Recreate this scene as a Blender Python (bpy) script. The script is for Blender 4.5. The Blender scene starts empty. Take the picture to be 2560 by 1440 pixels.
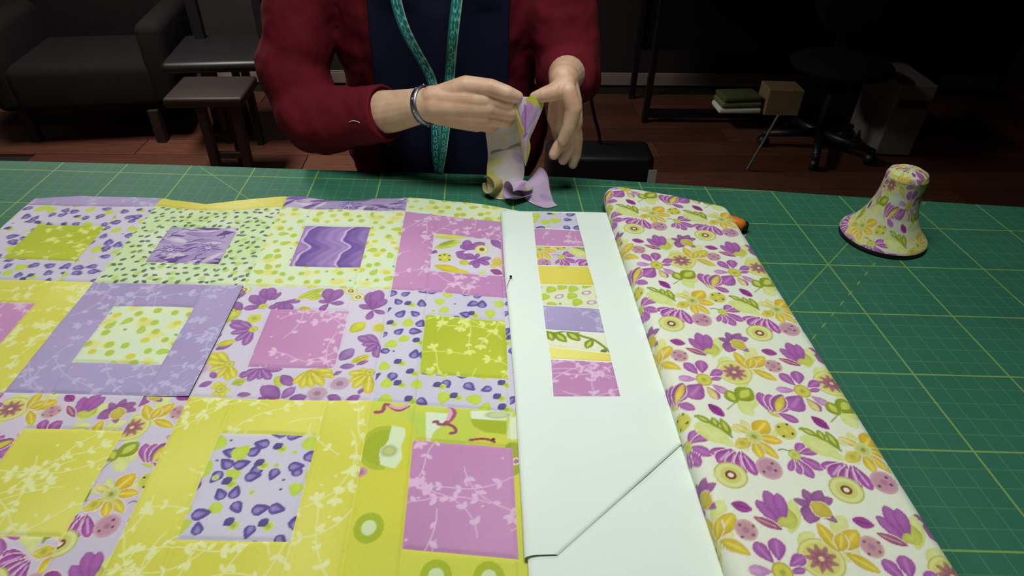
import bpy, bmesh, math, random
import numpy as np
from mathutils import Vector, Matrix

# ------------------------------------------------------------------ camera model
U = 0.583            # metres per layout unit (camera height above the table top)
T = 0.90             # height of the mat surface above the floor
FPX, CX, CY = 1600.0, 1280.0, 720.0
_v1 = np.array([1190.0, -471.0])
def _basis(slope=0.03):
    d = np.array([(_v1[0]-CX)/FPX, (_v1[1]-CY)/FPX, 1.0]); d /= np.linalg.norm(d)
    p2 = _v1 + np.array([1000.0, 1000.0*slope])
    e = np.array([(p2[0]-CX)/FPX, (p2[1]-CY)/FPX, 1.0])
    n = np.cross(d, e); n /= np.linalg.norm(n)
    if n[1] < 0: n = -n
    x = np.cross(n, d)
    if x[0] < 0: x = -x
    return x, d, n
BX, BY, BN = _basis()
def pl(px, py, h=0.0):
    """table-plane coordinates (layout units) of a point at height h seen along one viewing ray"""
    r = np.array([(px-CX)/FPX, (py-CY)/FPX, 1.0])
    q = r / (r @ BN)
    return np.array([q @ BX, q @ BY]) * (1.0-h)
def V(x, y, h=0.0): return Vector((x*U, y*U, T + h*U))
def W(px, py, Y):
    """world point at depth Y (layout units)"""
    X, Yp = pl(px, py); t = Y/Yp
    return V(X*t, Y, 1.0-t)
def F(px, py, z=0.0):
    """world point at height z (metres) above the floor"""
    d = (T + U - z)
    X, Yp = pl(px, py)
    return Vector((X*d, Yp*d, z))

scene = bpy.context.scene
cam_d = bpy.data.cameras.new('camera'); cam = bpy.data.objects.new('camera', cam_d)
scene.collection.objects.link(cam); scene.camera = cam
cam_d.sensor_width = 36.0; cam_d.lens = 36.0*FPX/2560.0; cam_d.clip_start = 0.02
R = np.array([BX, BY, -BN])                      # camera (x right, y down, z forward) -> world
M = Matrix([[R[i][0], -R[i][1], -R[i][2]] for i in range(3)]).to_4x4()
M.translation = Vector((0, 0, T+U)); cam.matrix_world = M

# ------------------------------------------------------------------ world, lights, exposure
world = bpy.data.worlds.new('room_air'); scene.world = world; world.use_nodes = True
world.node_tree.nodes['Background'].inputs[0].default_value = (0.75, 0.85, 1.0, 1)
world.node_tree.nodes['Background'].inputs[1].default_value = 0.03
def area(name, loc, target, sx, sy, power, col, spread):
    d = bpy.data.lights.new(name, 'AREA'); d.shape = 'RECTANGLE'; d.size = sx; d.size_y = sy
    d.energy = power; d.color = col; d.spread = math.radians(spread)
    o = bpy.data.objects.new(name, d); scene.collection.objects.link(o); o.location = loc
    o.rotation_euler = (Vector(target)-Vector(loc)).to_track_quat('-Z', 'Y').to_euler()
    return o
area('ceiling_lamp_over_table', (0.0, 0.72, 2.42), (0.0, 0.66, T), 0.9, 0.35, 9.7, (0.97, 1.0, 0.96), 120)
area('fill_light_far_side', (-1.5, 2.75, 2.45), (-1.4, 2.75, 0), 0.9, 0.35, 46.0, (1.0, 0.93, 0.84), 150)  # added fill light, no real fitting: brightens the floor and chairs beyond the table
vs = scene.view_settings
vs.view_transform = 'Standard'; vs.look = 'None'; vs.exposure = 0.0; vs.gamma = 1.0; vs.use_curve_mapping = False

# ------------------------------------------------------------------ helpers
C = scene.collection
def lin(c):
    c = np.asarray(c, float)/255.0
    return np.where(c <= 0.04045, c/12.92, ((c+0.055)/1.055)**2.4)
def tag(o, label=None, cat=None, group=None, kind=None):
    if label: o['label'] = label
    if cat: o['category'] = cat
    if group: o['group'] = group
    if kind: o['kind'] = kind
    return o
def empty(name, loc, label=None, cat=None, group=None):
    o = bpy.data.objects.new(name, None); C.objects.link(o); o.location = loc
    o.empty_display_size = 0.05
    return tag(o, label, cat, group)
def link(name, me, mat, parent=None, smooth=True):
    o = bpy.data.objects.new(name, me); C.objects.link(o)
    if mat: me.materials.append(mat)
    if smooth: me.polygons.foreach_set('use_smooth', np.ones(len(me.polygons), bool))
    if parent:
        o.parent = parent
        off = -world_loc(parent)
        me.transform(Matrix.Translation(off))
    return o
def world_loc(o):
    v = Vector(o.location)
    while o.parent: o = o.parent; v += o.location
    return v
def origin_to(o, loc):
    """move a top-level mesh object's origin to its base without moving the shape"""
    loc = Vector(loc); o.data.transform(Matrix.Translation(-loc)); o.location = loc; return o
def grid_mesh(name, P, col=None, close_u=False):
    """P: (n, m, 3) array of points"""
    n, m = P.shape[:2]
    idx = np.arange(n*m).reshape(n, m)
    if close_u: idx = np.concatenate([idx, idx[:, :1]], axis=1)
    f = np.stack([idx[:-1, :-1], idx[:-1, 1:], idx[1:, 1:], idx[1:, :-1]], -1).reshape(-1, 4)
    me = bpy.data.meshes.new(name)
    me.vertices.add(n*m); me.vertices.foreach_set('co', P.reshape(-1).astype(np.float32))
    k = len(f)
    me.loops.add(k*4); me.loops.foreach_set('vertex_index', f.reshape(-1).astype(np.int32))
    me.polygons.add(k); me.polygons.foreach_set('loop_start', np.arange(0, k*4, 4, dtype=np.int32))
    me.update(calc_edges=True)
    if col is not None:
        a = me.color_attributes.new('print', 'FLOAT_COLOR', 'POINT')
        rgba = np.ones((n*m, 4), np.float32); rgba[:, :3] = col.reshape(-1, 3)
        a.data.foreach_set('color', rgba.reshape(-1))
    return me
def bm_obj(name, bm, mat, parent=None, smooth=False, bevel=0.0, seg=2):
    me = bpy.data.meshes.new(name)
    bmesh.ops.recalc_face_normals(bm, faces=bm.faces[:])
    bm.to_mesh(me); bm.free()
    o = link(name, me, mat, parent, smooth)
    if bevel:
        md = o.modifiers.new('edge', 'BEVEL'); md.width = bevel; md.segments = seg; md.limit_method = 'ANGLE'
    return o
def box(bm, c, s, rz=0.0, rot=None):
    m = Matrix.Translation(Vector(c)) @ (rot.to_4x4() if rot else Matrix.Rotation(rz, 4, 'Z')) @ Matrix.Diagonal((s[0], s[1], s[2], 1))
    return bmesh.ops.create_cube(bm, size=1.0, matrix=m)
def tube(bm, pts, radii, n=14, ellipse=None):
    """capsule chain: tapered tube with rounded ends along pts"""
    pts = [Vector(p) for p in pts]
    if not hasattr(radii, '__len__'): radii = [radii]*len(pts)
    for p, r in zip(pts, radii):
        bmesh.ops.create_icosphere(bm, subdivisions=3, radius=r, matrix=Matrix.Translation(p))
    for i in range(len(pts)-1):
        a, b = pts[i], pts[i+1]; d = b-a
        if d.length < 1e-6: continue
        q = d.to_track_quat('Z', 'Y').to_matrix().to_4x4()
        m = Matrix.Translation((a+b)/2) @ q
        bmesh.ops.create_cone(bm, cap_ends=True, segments=20, radius1=radii[i], radius2=radii[i+1], depth=d.length, matrix=m)
def pipe(name, pts, r, mat, parent=None, n=10):
    """one smooth swept tube"""
    pts = np.array([list(p) for p in pts], float)
    # resample with Catmull-Rom
    out = []
    for i in range(len(pts)-1):
        p0, p1, p2, p3 = pts[max(i-1, 0)], pts[i], pts[i+1], pts[min(i+2, len(pts)-1)]
        for t in np.linspace(0, 1, 8, endpoint=False):
            out.append(0.5*((2*p1)+(-p0+p2)*t+(2*p0-5*p1+4*p2-p3)*t*t+(-p0+3*p1-3*p2+p3)*t**3))
    out.append(pts[-1]); out = np.array(out)
    tan = np.gradient(out, axis=0); tan /= np.linalg.norm(tan, axis=1)[:, None]
    ref = np.array([0.3, 0.2, 0.93])
    s = np.cross(tan, ref); s /= np.linalg.norm(s, axis=1)[:, None]; u = np.cross(s, tan)
    a = np.linspace(0, 2*np.pi, n, endpoint=False)
    rr = np.full(len(out), r)
    P = out[:, None] + rr[:, None, None]*(np.cos(a)[None, :, None]*s[:, None]+np.sin(a)[None, :, None]*u[:, None])
    return link(name, grid_mesh(name, P, close_u=True), mat, parent)
def lathe(prof, n=48):
    """prof: list of (r, z) -> array for grid_mesh(close_u=True)"""
    a = np.linspace(0, 2*np.pi, n, endpoint=False)
    return np.array([[[r*math.cos(t), r*math.sin(t), z] for t in a] for r, z in prof])
def remesh(o, voxel, smooth=6, factor=0.5):
    md = o.modifiers.new('fuse', 'REMESH'); md.mode = 'VOXEL'; md.voxel_size = voxel; md.use_smooth_shade = True
    if smooth:
        s = o.modifiers.new('soften', 'SMOOTH'); s.factor = factor; s.iterations = smooth
    return o
def wave_noise(x, y, seed, freq, oct=5):
    r = np.random.RandomState(seed); z = np.zeros_like(x)
    for i in range(oct):
        a = r.uniform(0, 2*np.pi); k = freq*(0.6+0.9*r.rand()); p = r.uniform(0, 6.28)
        z += np.sin((x*np.cos(a)+y*np.sin(a))*k + p + 1.3*np.sin((x*np.sin(a)-y*np.cos(a))*k*0.6 + p*2))
    return z/oct

# ------------------------------------------------------------------ materials
def new_mat(name):
    m = bpy.data.materials.new(name); m.use_nodes = True
    return m, m.node_tree, m.node_tree.nodes['Principled BSDF']
def add_bump(nt, bsdf, scale, strength, dist=0.001, detail=3.0, kind='NOISE'):
    tc = nt.nodes.new('ShaderNodeTexCoord')
    n = nt.nodes.new('ShaderNodeTexNoise'); n.inputs['Scale'].default_value = scale; n.inputs['Detail'].default_value = detail
    b = nt.nodes.new('ShaderNodeBump'); b.inputs['Strength'].default_value = strength; b.inputs['Distance'].default_value = dist
    nt.links.new(tc.outputs['Object'], n.inputs['Vector']); nt.links.new(n.outputs['Fac'], b.inputs['Height'])
    nt.links.new(b.outputs['Normal'], bsdf.inputs['Normal'])
    return n
def plain(name, rgb, rough=0.6, metal=0.0, vary=0.15, scale=30.0, bump=0.0, spec=0.5, bscale=None):
    """solid colour with slight procedural mottling"""
    m, nt, b = new_mat(name); c = lin(rgb)
    tc = nt.nodes.new('ShaderNodeTexCoord'); n = nt.nodes.new('ShaderNodeTexNoise'); n.inputs['Scale'].default_value = scale
    n.inputs['Detail'].default_value = 4.0
    mx = nt.nodes.new('ShaderNodeMix'); mx.data_type = 'RGBA'
    mx.inputs['A'].default_value = (*np.clip(c*(1-vary), 0, 1), 1); mx.inputs['B'].default_value = (*np.clip(c*(1+vary), 0, 1), 1)
    nt.links.new(tc.outputs['Object'], n.inputs['Vector']); nt.links.new(n.outputs['Fac'], mx.inputs['Factor'])
    nt.links.new(mx.outputs['Result'], b.inputs['Base Color'])
    b.inputs['Roughness'].default_value = rough; b.inputs['Metallic'].default_value = metal
    b.inputs['Specular IOR Level'].default_value = spec
    if bump: add_bump(nt, b, bscale or scale*8, bump)
    return m
def fabric_mat(name):
    m, nt, b = new_mat(name)
    a = nt.nodes.new('ShaderNodeAttribute'); a.attribute_name = 'print'
    tc = nt.nodes.new('ShaderNodeTexCoord')
    n = nt.nodes.new('ShaderNodeTexNoise'); n.inputs['Scale'].default_value = 260.0; n.inputs['Detail'].default_value = 2.0
    mr = nt.nodes.new('ShaderNodeMapRange'); mr.inputs['To Min'].default_value = 0.94; mr.inputs['To Max'].default_value = 1.05
    mx = nt.nodes.new('ShaderNodeVectorMath'); mx.operation = 'SCALE'
    nt.links.new(tc.outputs['Object'], n.inputs['Vector']); nt.links.new(n.outputs['Fac'], mr.inputs['Value'])
    nt.links.new(a.outputs['Color'], mx.inputs[0]); nt.links.new(mr.outputs['Result'], mx.inputs['Scale'])
    nt.links.new(mx.outputs['Vector'], b.inputs['Base Color'])
    b.inputs['Roughness'].default_value = 0.9; b.inputs['Specular IOR Level'].default_value = 0.2
    b.inputs['Sheen Weight'].default_value = 0.08
    bp = nt.nodes.new('ShaderNodeBump'); bp.inputs['Strength'].default_value = 0.25; bp.inputs['Distance'].default_value = 0.0006
    nt.links.new(n.outputs['Fac'], bp.inputs['Height']); nt.links.new(bp.outputs['Normal'], b.inputs['Normal'])
    return m
FAB = fabric_mat('printed_cotton')
WHITE = plain('white_cotton', (224, 236, 228), 0.9, vary=0.02, scale=14, bump=0.25, spec=0.2, bscale=700)
BATT = plain('quilt_backing', (215, 212, 205), 0.95, vary=0.03)
SKIN = None
def skin_mat():
    m, nt, b = new_mat('skin')
    tc = nt.nodes.new('ShaderNodeTexCoord')
    n = nt.nodes.new('ShaderNodeTexNoise'); n.inputs['Scale'].default_value = 38.0; n.inputs['Detail'].default_value = 5.0
    r = nt.nodes.new('ShaderNodeValToRGB')
    r.color_ramp.elements[0].position = 0.3; r.color_ramp.elements[0].color = (*lin((206, 158, 132)), 1)
    r.color_ramp.elements[1].position = 0.7; r.color_ramp.elements[1].color = (*lin((222, 190, 160)), 1)
    nt.links.new(tc.outputs['Object'], n.inputs['Vector']); nt.links.new(n.outputs['Fac'], r.inputs['Fac'])
    nt.links.new(r.outputs['Color'], b.inputs['Base Color'])
    b.inputs['Roughness'].default_value = 0.5; b.inputs['Subsurface Weight'].default_value = 0.1
    b.inputs['Subsurface Radius'].default_value = (0.01, 0.004, 0.002); b.inputs['Subsurface Scale'].default_value = 0.4
    add_bump(nt, b, 240.0, 0.25, 0.0012, 4.0)
    return m
SKIN = skin_mat()
SWEATER = plain('dark_red_knit', (98, 20, 34), 0.9, vary=0.2, scale=12, bump=0.4, spec=0.15, bscale=420)
NAVY = plain('navy_cloth', (22, 24, 44), 0.9, vary=0.15, scale=10, bump=0.3, spec=0.1, bscale=500)
HAIR = plain('grey_brown_hair', (96, 80, 66), 0.6, vary=0.3, scale=60, bump=0.6)
SILVER = plain('brushed_silver', (150, 152, 170), 0.38, metal=1.0, vary=0.2, scale=120, bump=0.3)
BLACK = plain('black_plastic', (20, 19, 22), 0.45, vary=0.2, scale=8)
BLACKCLOTH = plain('black_upholstery', (20, 17, 19), 0.9, vary=0.2, scale=20, spec=0.2)
DARKWOOD = plain('dark_stained_wood', (28, 17, 13), 0.6, vary=0.25, scale=9)
PALEWOOD = plain('pale_table_edge', (168, 150, 105), 0.5, vary=0.12, scale=18)
GREY = plain('grey_metal', (120, 118, 118), 0.4, vary=0.1)
CREAM = plain('cream_carton', (140, 122, 88), 0.7, vary=0.1)
TAGW = plain('white_tag', (200, 198, 195), 0.6, vary=0.05)
ORANGE = plain('orange_plastic', (225, 120, 20), 0.35, vary=0.08)
AMBER = plain('pale_clear_rim', (190, 180, 110), 0.3, vary=0.05)
BLUEBLACK = plain('dark_blue_glass', (14, 26, 70), 0.15, vary=0.05)
WALLM = plain('dark_wall_paint', (40, 36, 36), 0.85, vary=0.08, scale=3)
WALLL = plain('beige_wall_paint', (120, 108, 94), 0.85, vary=0.06, scale=3)
CEILM = plain('white_ceiling_paint', (205, 202, 195), 0.9, vary=0.04, scale=3)
BASEB = plain('grey_baseboard_paint', (150, 138, 130), 0.5, vary=0.05, scale=4)
SUBF = plain('underfloor', (20, 14, 12), 0.9)
def plank_mat(i, rgb):
    m, nt, b = new_mat('floor_plank_%d' % i); c = lin(rgb)
    tc = nt.nodes.new('ShaderNodeTexCoord'); mp = nt.nodes.new('ShaderNodeMapping'); mp.inputs['Scale'].default_value = (2.0, 30.0, 8.0)
    n = nt.nodes.new('ShaderNodeTexNoise'); n.inputs['Scale'].default_value = 2.5; n.inputs['Detail'].default_value = 6.0
    r = nt.nodes.new('ShaderNodeValToRGB'); r.color_ramp.elements[0].position = 0.3; r.color_ramp.elements[1].position = 0.75
    r.color_ramp.elements[0].color = (*np.clip(c*0.7, 0, 1), 1); r.color_ramp.elements[1].color = (*np.clip(c*1.25, 0, 1), 1)
    nt.links.new(tc.outputs['Object'], mp.inputs['Vector']); nt.links.new(mp.outputs['Vector'], n.inputs['Vector'])
    nt.links.new(n.outputs['Fac'], r.inputs['Fac']); nt.links.new(r.outputs['Color'], b.inputs['Base Color'])
    b.inputs['Roughness'].default_value = 0.38
    return m

def mat_material():
    """green self-healing mat: printed inch grid, bold five-inch lines and 45 degree guides"""
    m, nt, b = new_mat('cutting_mat_green'); L = nt.links
    def node(op, a, bb=None, c=None):
        n = nt.nodes.new('ShaderNodeMath'); n.operation = op
        for k, v in enumerate((a, bb, c)):
            if v is None: continue
            if isinstance(v, (int, float)): n.inputs[k].default_value = v
            else: L.new(v, n.inputs[k])
        return n.outputs[0]
    tc = nt.nodes.new('ShaderNodeTexCoord'); sp = nt.nodes.new('ShaderNodeSeparateXYZ'); L.new(tc.outputs['Object'], sp.inputs[0])
    x = node('DIVIDE', sp.outputs['X'], U); y0 = node('DIVIDE', sp.outputs['Y'], U)
    y = node('MULTIPLY_ADD', x, 0.06, y0)
    def lines(v, pitch, phase, w):
        s = node('DIVIDE', node('SUBTRACT', v, phase), pitch)
        fr = node('FRACT', node('ADD', s, 100.5))
        d = node('MULTIPLY', node('ABSOLUTE', node('SUBTRACT', fr, 0.5)), pitch)
        mr = nt.nodes.new('ShaderNodeMapRange'); mr.interpolation_type = 'SMOOTHSTEP'
        L.new(d, mr.inputs['Value']); mr.inputs['From Min'].default_value = w*0.45; mr.inputs['From Max'].default_value = w
        mr.inputs['To Min'].default_value = 1.0; mr.inputs['To Max'].default_value = 0.0
        return mr.outputs['Result']
    def single(v, w, gate=None):
        d = node('ABSOLUTE', v)
        mr = nt.nodes.new('ShaderNodeMapRange'); mr.interpolation_type = 'SMOOTHSTEP'
        L.new(d, mr.inputs['Value']); mr.inputs['From Min'].default_value = w*0.45; mr.inputs['From Max'].default_value = w
        mr.inputs['To Min'].default_value = 1.0; mr.inputs['To Max'].default_value = 0.0
        return mr.outputs['Result'] if gate is None else node('MULTIPLY', mr.outputs['Result'], gate)
    P = 0.2185
    major = node('MAXIMUM', lines(x, P, -0.985, 0.0032), lines(y, P, 1.064, 0.0030))
    minor = node('MAXIMUM', lines(x, P/5, -0.985, 0.0020), lines(y, P/5, 1.064, 0.0018))
    dg = node('SUBTRACT', y0, x)
    diag = node('MAXIMUM', single(node('SUBTRACT', dg, 0.463), 0.0032),
                single(node('SUBTRACT', dg, 0.33), 0.003, lines(x, P/5, -0.985, 0.012)))
    diag2 = single(node('SUBTRACT', node('ADD', y0, x), 1.1), 0.0028)
    diag = node('MAXIMUM', diag, diag2)
    tc2 = nt.nodes.new('ShaderNodeTexNoise'); tc2.inputs['Scale'].default_value = 9.0; tc2.inputs['Detail'].default_value = 6.0
    L.new(tc.outputs['Object'], tc2.inputs['Vector'])
    base = nt.nodes.new('ShaderNodeMix'); base.data_type = 'RGBA'; L.new(tc2.outputs['Fac'], base.inputs['Factor'])
    base.inputs['A'].default_value = (*lin((44, 100, 80)), 1); base.inputs['B'].default_value = (*lin((54, 112, 90)), 1)
    m1 = nt.nodes.new('ShaderNodeMix'); m1.data_type = 'RGBA'; L.new(node('MULTIPLY', minor, 0.22), m1.inputs['Factor'])
    L.new(base.outputs['Result'], m1.inputs['A']); m1.inputs['B'].default_value = (*lin((110, 165, 95)), 1)
    m2 = nt.nodes.new('ShaderNodeMix'); m2.data_type = 'RGBA'
    L.new(node('MULTIPLY', node('MAXIMUM', major, diag), 0.55), m2.inputs['Factor'])
    L.new(m1.outputs['Result'], m2.inputs['A']); m2.inputs['B'].default_value = (*lin((148, 182, 84)), 1)
    L.new(m2.outputs['Result'], b.inputs['Base Color'])
    b.inputs['Roughness'].default_value = 0.62; b.inputs['Specular IOR Level'].default_value = 0.22
    add_bump(nt, b, 500.0, 0.15, 0.0004)
    return m

# ------------------------------------------------------------------ printed-cloth painter
AA = 0.0016
def sstep(v): v = np.clip(v, 0, 1); return v*v*(3-2*v)
def smooth_pts(pts, k=4):
    pts = np.array(pts, float)
    if len(pts) < 3 or len(pts) > 8: return pts
    out = []
    for i in range(len(pts)-1):
        p0, p1, p2, p3 = pts[max(i-1, 0)], pts[i], pts[i+1], pts[min(i+2, len(pts)-1)]
        for t in np.linspace(0, 1, k, endpoint=False):
            out.append(0.5*((2*p1)+(-p0+p2)*t+(2*p0-5*p1+4*p2-p3)*t*t+(-p0+3*p1-3*p2+p3)*t**3))
    out.append(pts[-1]); return np.array(out)
class Print:
    """flat print made of vector motifs, evaluated at the cloth's own points"""
    def __init__(self, ground): self.ground = ground; self.s = []
    def petal(self, a, b, w, c, c2=None, vein=None, prof='leaf', out=None, tilt=0.0):
        self.s.append(('p', np.array(a, float), np.array(b, float), w, c, c2, vein, prof, out)); return self
    def disc(self, c, rx, ry, stops, rot=0.0): self.s.append(('d', np.array(c, float), rx, ry, stops, rot)); return self
    def line(self, pts, w, c): self.s.append(('l', smooth_pts(pts), w, c)); return self
    def poly(self, pts, c): self.s.append(('g', np.array(pts, float), c)); return self
    def moved(self, off, sc=1.0, rot=0.0):
        off = np.array(off); co, si = math.cos(rot), math.sin(rot)
        f = lambda p: (np.asarray(p) @ np.array([[co, si], [-si, co]]))*sc + off
        q = []
        for t in self.s:
            if t[0] == 'p': q.append(('p', f(t[1]), f(t[2])) + t[3:])
            elif t[0] == 'd': q.append(('d', f(t[1]), t[2]*sc, t[3]*sc, t[4], t[5]+rot))
            elif t[0] == 'l': q.append(('l', f(t[1]), t[2]*sc, t[3]))
            else: q.append(('g', f(t[1]), t[2]))
        return q
    def paint(self, X, Y, aa=AA):
        g = self.ground(X, Y) if callable(self.ground) else np.broadcast_to(lin(self.ground), X.shape+(3,))
        col = np.array(g, float)
        ymin, ymax = Y.min(1), Y.max(1); xmin, xmax = X.min(0), X.max(0)
        for t in self.s:
            if t[0] == 'p':
                a, b, w = t[1], t[2], t[3]; r = np.linalg.norm(b-a)*(w+0.05)+aa*4
                lo = np.minimum(a, b)-r; hi = np.maximum(a, b)+r
            elif t[0] == 'd': r = max(t[2], t[3])+aa*4; lo = t[1]-r; hi = t[1]+r
            elif t[0] == 'l': r = t[2]+aa*4; lo = t[1].min(0)-r; hi = t[1].max(0)+r
            else: lo = t[1].min(0)-aa*4; hi = t[1].max(0)+aa*4
            rw = np.nonzero((ymax >= lo[1]) & (ymin <= hi[1]))[0]; cl = np.nonzero((xmax >= lo[0]) & (xmin <= hi[0]))[0]
            if len(rw) == 0 or len(cl) == 0: continue
            sl = (slice(rw[0], rw[-1]+1), slice(cl[0], cl[-1]+1))
            x, y = X[sl], Y[sl]; dst = col[sl]
            if t[0] == 'p':
                _, a, b, w, c, c2, vein, prof, out = t
                d = b-a; L = np.linalg.norm(d)
                if L < 1e-6: continue
                e = d/L
                tt = ((x-a[0])*e[0]+(y-a[1])*e[1])/L; ss = (-(x-a[0])*e[1]+(y-a[1])*e[0])/L
                tc = np.clip(tt, 0, 1)
                if prof == 'leaf': hw = w*np.sqrt(np.clip(np.sin(np.pi*tc), 0, 1))*(0.72+0.28*np.sin(np.pi*tc))
                elif prof == 'drop': hw = w*np.sqrt(np.clip(1-((tc-0.62)/np.where(tc < 0.62, 0.62, 0.38))**2, 0, 1))*np.where(tc < 0.62, 0.55+0.45*tc/0.62, 1)
                else: hw = w*np.clip(np.sin(np.pi*tc**1.5), 0, 1)**0.62   # broad petal, widest past the middle
                sd = (hw-np.abs(ss))*L
                sd = np.where((tt < 0) | (tt > 1), -aa*2, sd)
                if out is not None:
                    k = (sstep(sd/aa+1.6))[..., None]
                    dst += k*(lin(out)-dst)
                k = sstep(sd/aa+0.5)[..., None]
                cc = np.broadcast_to(lin(c), x.shape+(3,)).copy()
                if c2 is not None:
                    mix = np.clip(np.abs(ss)/np.maximum(hw, 1e-4), 0, 1)**2
                    mix = np.clip(0.75*mix+0.45*(1-tc)*(tc < 0.5), 0, 1)[..., None]
                    cc = cc+(lin(c2)-cc)*mix
                if vein is not None:
                    kv = (sstep((w*0.16-np.abs(ss-0.0))*L/aa+0.5)*sstep((tc-0.12)*8)*sstep((0.9-tc)*8))[..., None]*0.7
                    cc = cc+(lin(vein)-cc)*kv
                dst += k*(cc-dst)
            elif t[0] == 'd':
                _, c, rx, ry, stops, rot = t
                co, si = math.cos(rot), math.sin(rot)
                dx, dy = x-c[0], y-c[1]
                q = np.sqrt(((dx*co+dy*si)/rx)**2+((-dx*si+dy*co)/ry)**2)
                ang = np.arctan2((-dx*si+dy*co)/ry, (dx*co+dy*si)/rx)
                s = min(rx, ry)
                for st in stops:
                    fr, c_ = st[0], st[1]; rag = st[2] if len(st) > 2 else 0.0
                    lim = fr*(1+rag*np.sin(ang*9)) if rag else fr
                    k = sstep((lim-q)*s/aa+0.5)[..., None]
                    dst += k*(lin(c_)-dst)
            elif t[0] == 'l':
                _, pts, w, c = t
                dm = np.full(x.shape, 1e9)
                for i in range(len(pts)-1):
                    a, b = pts[i], pts[i+1]; d = b-a; l2 = max(d @ d, 1e-12)
                    u = np.clip(((x-a[0])*d[0]+(y-a[1])*d[1])/l2, 0, 1)
                    dm = np.minimum(dm, np.hypot(x-a[0]-u*d[0], y-a[1]-u*d[1]))
                k = sstep((w-dm)/aa+0.5)[..., None]
                dst += k*(lin(c)-dst)
            else:
                _, pts, c = t
                ins = np.zeros(x.shape, bool); dm = np.full(x.shape, 1e9)
                for i in range(len(pts)):
                    a, b = pts[i], pts[(i+1) % len(pts)]
                    cr = ((a[1] > y) != (b[1] > y)) & (x < (b[0]-a[0])*(y-a[1])/((b[1]-a[1]) if abs(b[1]-a[1]) > 1e-9 else 1e-9)+a[0])
                    ins ^= cr
                    d = b-a; l2 = max(d @ d, 1e-12); u = np.clip(((x-a[0])*d[0]+(y-a[1])*d[1])/l2, 0, 1)
                    dm = np.minimum(dm, np.hypot(x-a[0]-u*d[0], y-a[1]-u*d[1]))
                sd = np.where(ins, dm, -dm)
                k = sstep(sd/aa+0.5)[..., None]
                dst += k*(lin(c)-dst)
            col[sl] = dst
        return col
def jitter(bb, pitch, rng, j=0.38):
    x0, x1, y0, y1 = bb; r = []
    n = max(1, int(math.ceil((x1-x0)/pitch))); m = max(1, int(math.ceil((y1-y0)/pitch)))
    for a in range(-1, n+1):
        for b in range(-1, m+1):
            r.append((x0+(a+0.5+(0.5 if b % 2 else 0)+rng.uniform(-j, j))*pitch, y0+(b+0.5+rng.uniform(-j, j))*pitch))
    rng.shuffle(r); return r
def mottle(c1, c2, freq, seed):
    def g(X, Y):
        k = sstep(0.5+0.55*wave_noise(X, Y, seed, freq))[..., None]
        return lin(c1)+(lin(c2)-lin(c1))*k
    return g

# ---- the individual cottons (bb = x0, x1, y0, y1 in layout units)
def seed_print(bb, seed):
    g = random.Random(seed); p = Print(mottle((214, 226, 200), (196, 220, 160), 34, seed))
    for x, y in jitter(bb, 0.033, g, 0.3):
        if g.random() < 0.45: p.disc((x+0.006, y-0.003), 0.010, 0.0105, [(1, (190, 214, 132)), (0.6, (182, 208, 112))])
    for x, y in jitter(bb, 0.027, g, 0.3):
        a = g.uniform(-0.6, 1.5); l = g.uniform(0.015, 0.019)
        d = np.array([math.cos(a), math.sin(a)])*l*0.5
        p.petal((x-d[0], y-d[1]), (x+d[0], y+d[1]), 0.30, (106, 122, 108), (72, 88, 88), vein=(170, 182, 150) if g.random() < 0.5 else None)
    return p
def dots_print(bb, seed, yel=0.45):
    g = random.Random(seed); p = Print(mottle((208, 226, 196), (218, 230, 192), 26, seed))
    for x, y in jitter(bb, 0.07, g, 0.3):
        p.disc((x, y), g.uniform(0.015, 0.026), g.uniform(0.014, 0.02), [(1, (220, 226, 164)), (0.8, (218, 222, 146)), (0.5, (216, 218, 134))])
    for x, y in jitter(bb, 0.038, g, 0.3):
        k = g.random(); r = g.uniform(0.0078, 0.0108)
        if k < 0.22:
            a = g.uniform(0, 6.28); d = np.array([math.cos(a), math.sin(a)])*0.0155
            p.petal((x-d[0], y-d[1]), (x+d[0], y+d[1]), 0.34, (182, 204, 88), (176, 198, 78), prof='drop')
        elif k < 0.22+yel*0.55: p.disc((x, y), r*1.1, r, [(1, (208, 212, 106)), (0.85, (206, 206, 84)), (0.5, (212, 206, 74))])
        elif k < 0.88: p.disc((x, y), r, r*1.1, [(1, (186, 206, 100)), (0.85, (180, 198, 82)), (0.5, (180, 196, 70))])
        else: p.disc((x, y), 0.004, 0.004, [(1, (130, 176, 110))])
    return p
def sprig_print(bb, seed, g1, g2, pale, pitch=0.082, fine=1.0):
    """tonal ground with long winding stems, paired leaves and small three-petal blossoms"""
    g = random.Random(seed); p = Print(mottle(g1, g2, 16, seed))
    for x, y in jitter(bb, pitch, g, 0.34):
        a = g.uniform(0, 6.28); k = g.choice((-1, 1))*g.uniform(4, 11)
        pts = []; q = np.array([x, y]); n = 14; st = 0.0125
        for i in range(n):
            pts.append(q.copy()); q = q+np.array([math.cos(a), math.sin(a)])*st; a += k*st
            if i == 8: k = -k
        pts = np.array(pts); p.line(pts, 0.0011*fine, pale)
        for i in range(2, n, 3):
            t = pts[i]-pts[i-1]; b = math.atan2(t[1], t[0])
            for s in (-1, 1):
                if g.random() < 0.25: continue
                bb_ = b+s*g.uniform(0.5, 1.1); l = g.uniform(0.012, 0.02)*fine
                e = pts[i]+np.array([math.cos(bb_), math.sin(bb_)])*l
                p.petal(pts[i], e, g.uniform(0.22, 0.3), pale)
        e = pts[-1]
        for da in (-0.9, 0, 0.9):
            p.petal(e, e+np.array([math.cos(a+da), math.sin(a+da)])*0.018*fine, 0.27, pale)
    for x, y in jitter(bb, pitch*0.6, g, 0.4):
        if g.random() < 0.4: p.disc((x, y), 0.003*fine, 0.0026*fine, [(1, pale)])
    return p
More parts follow.
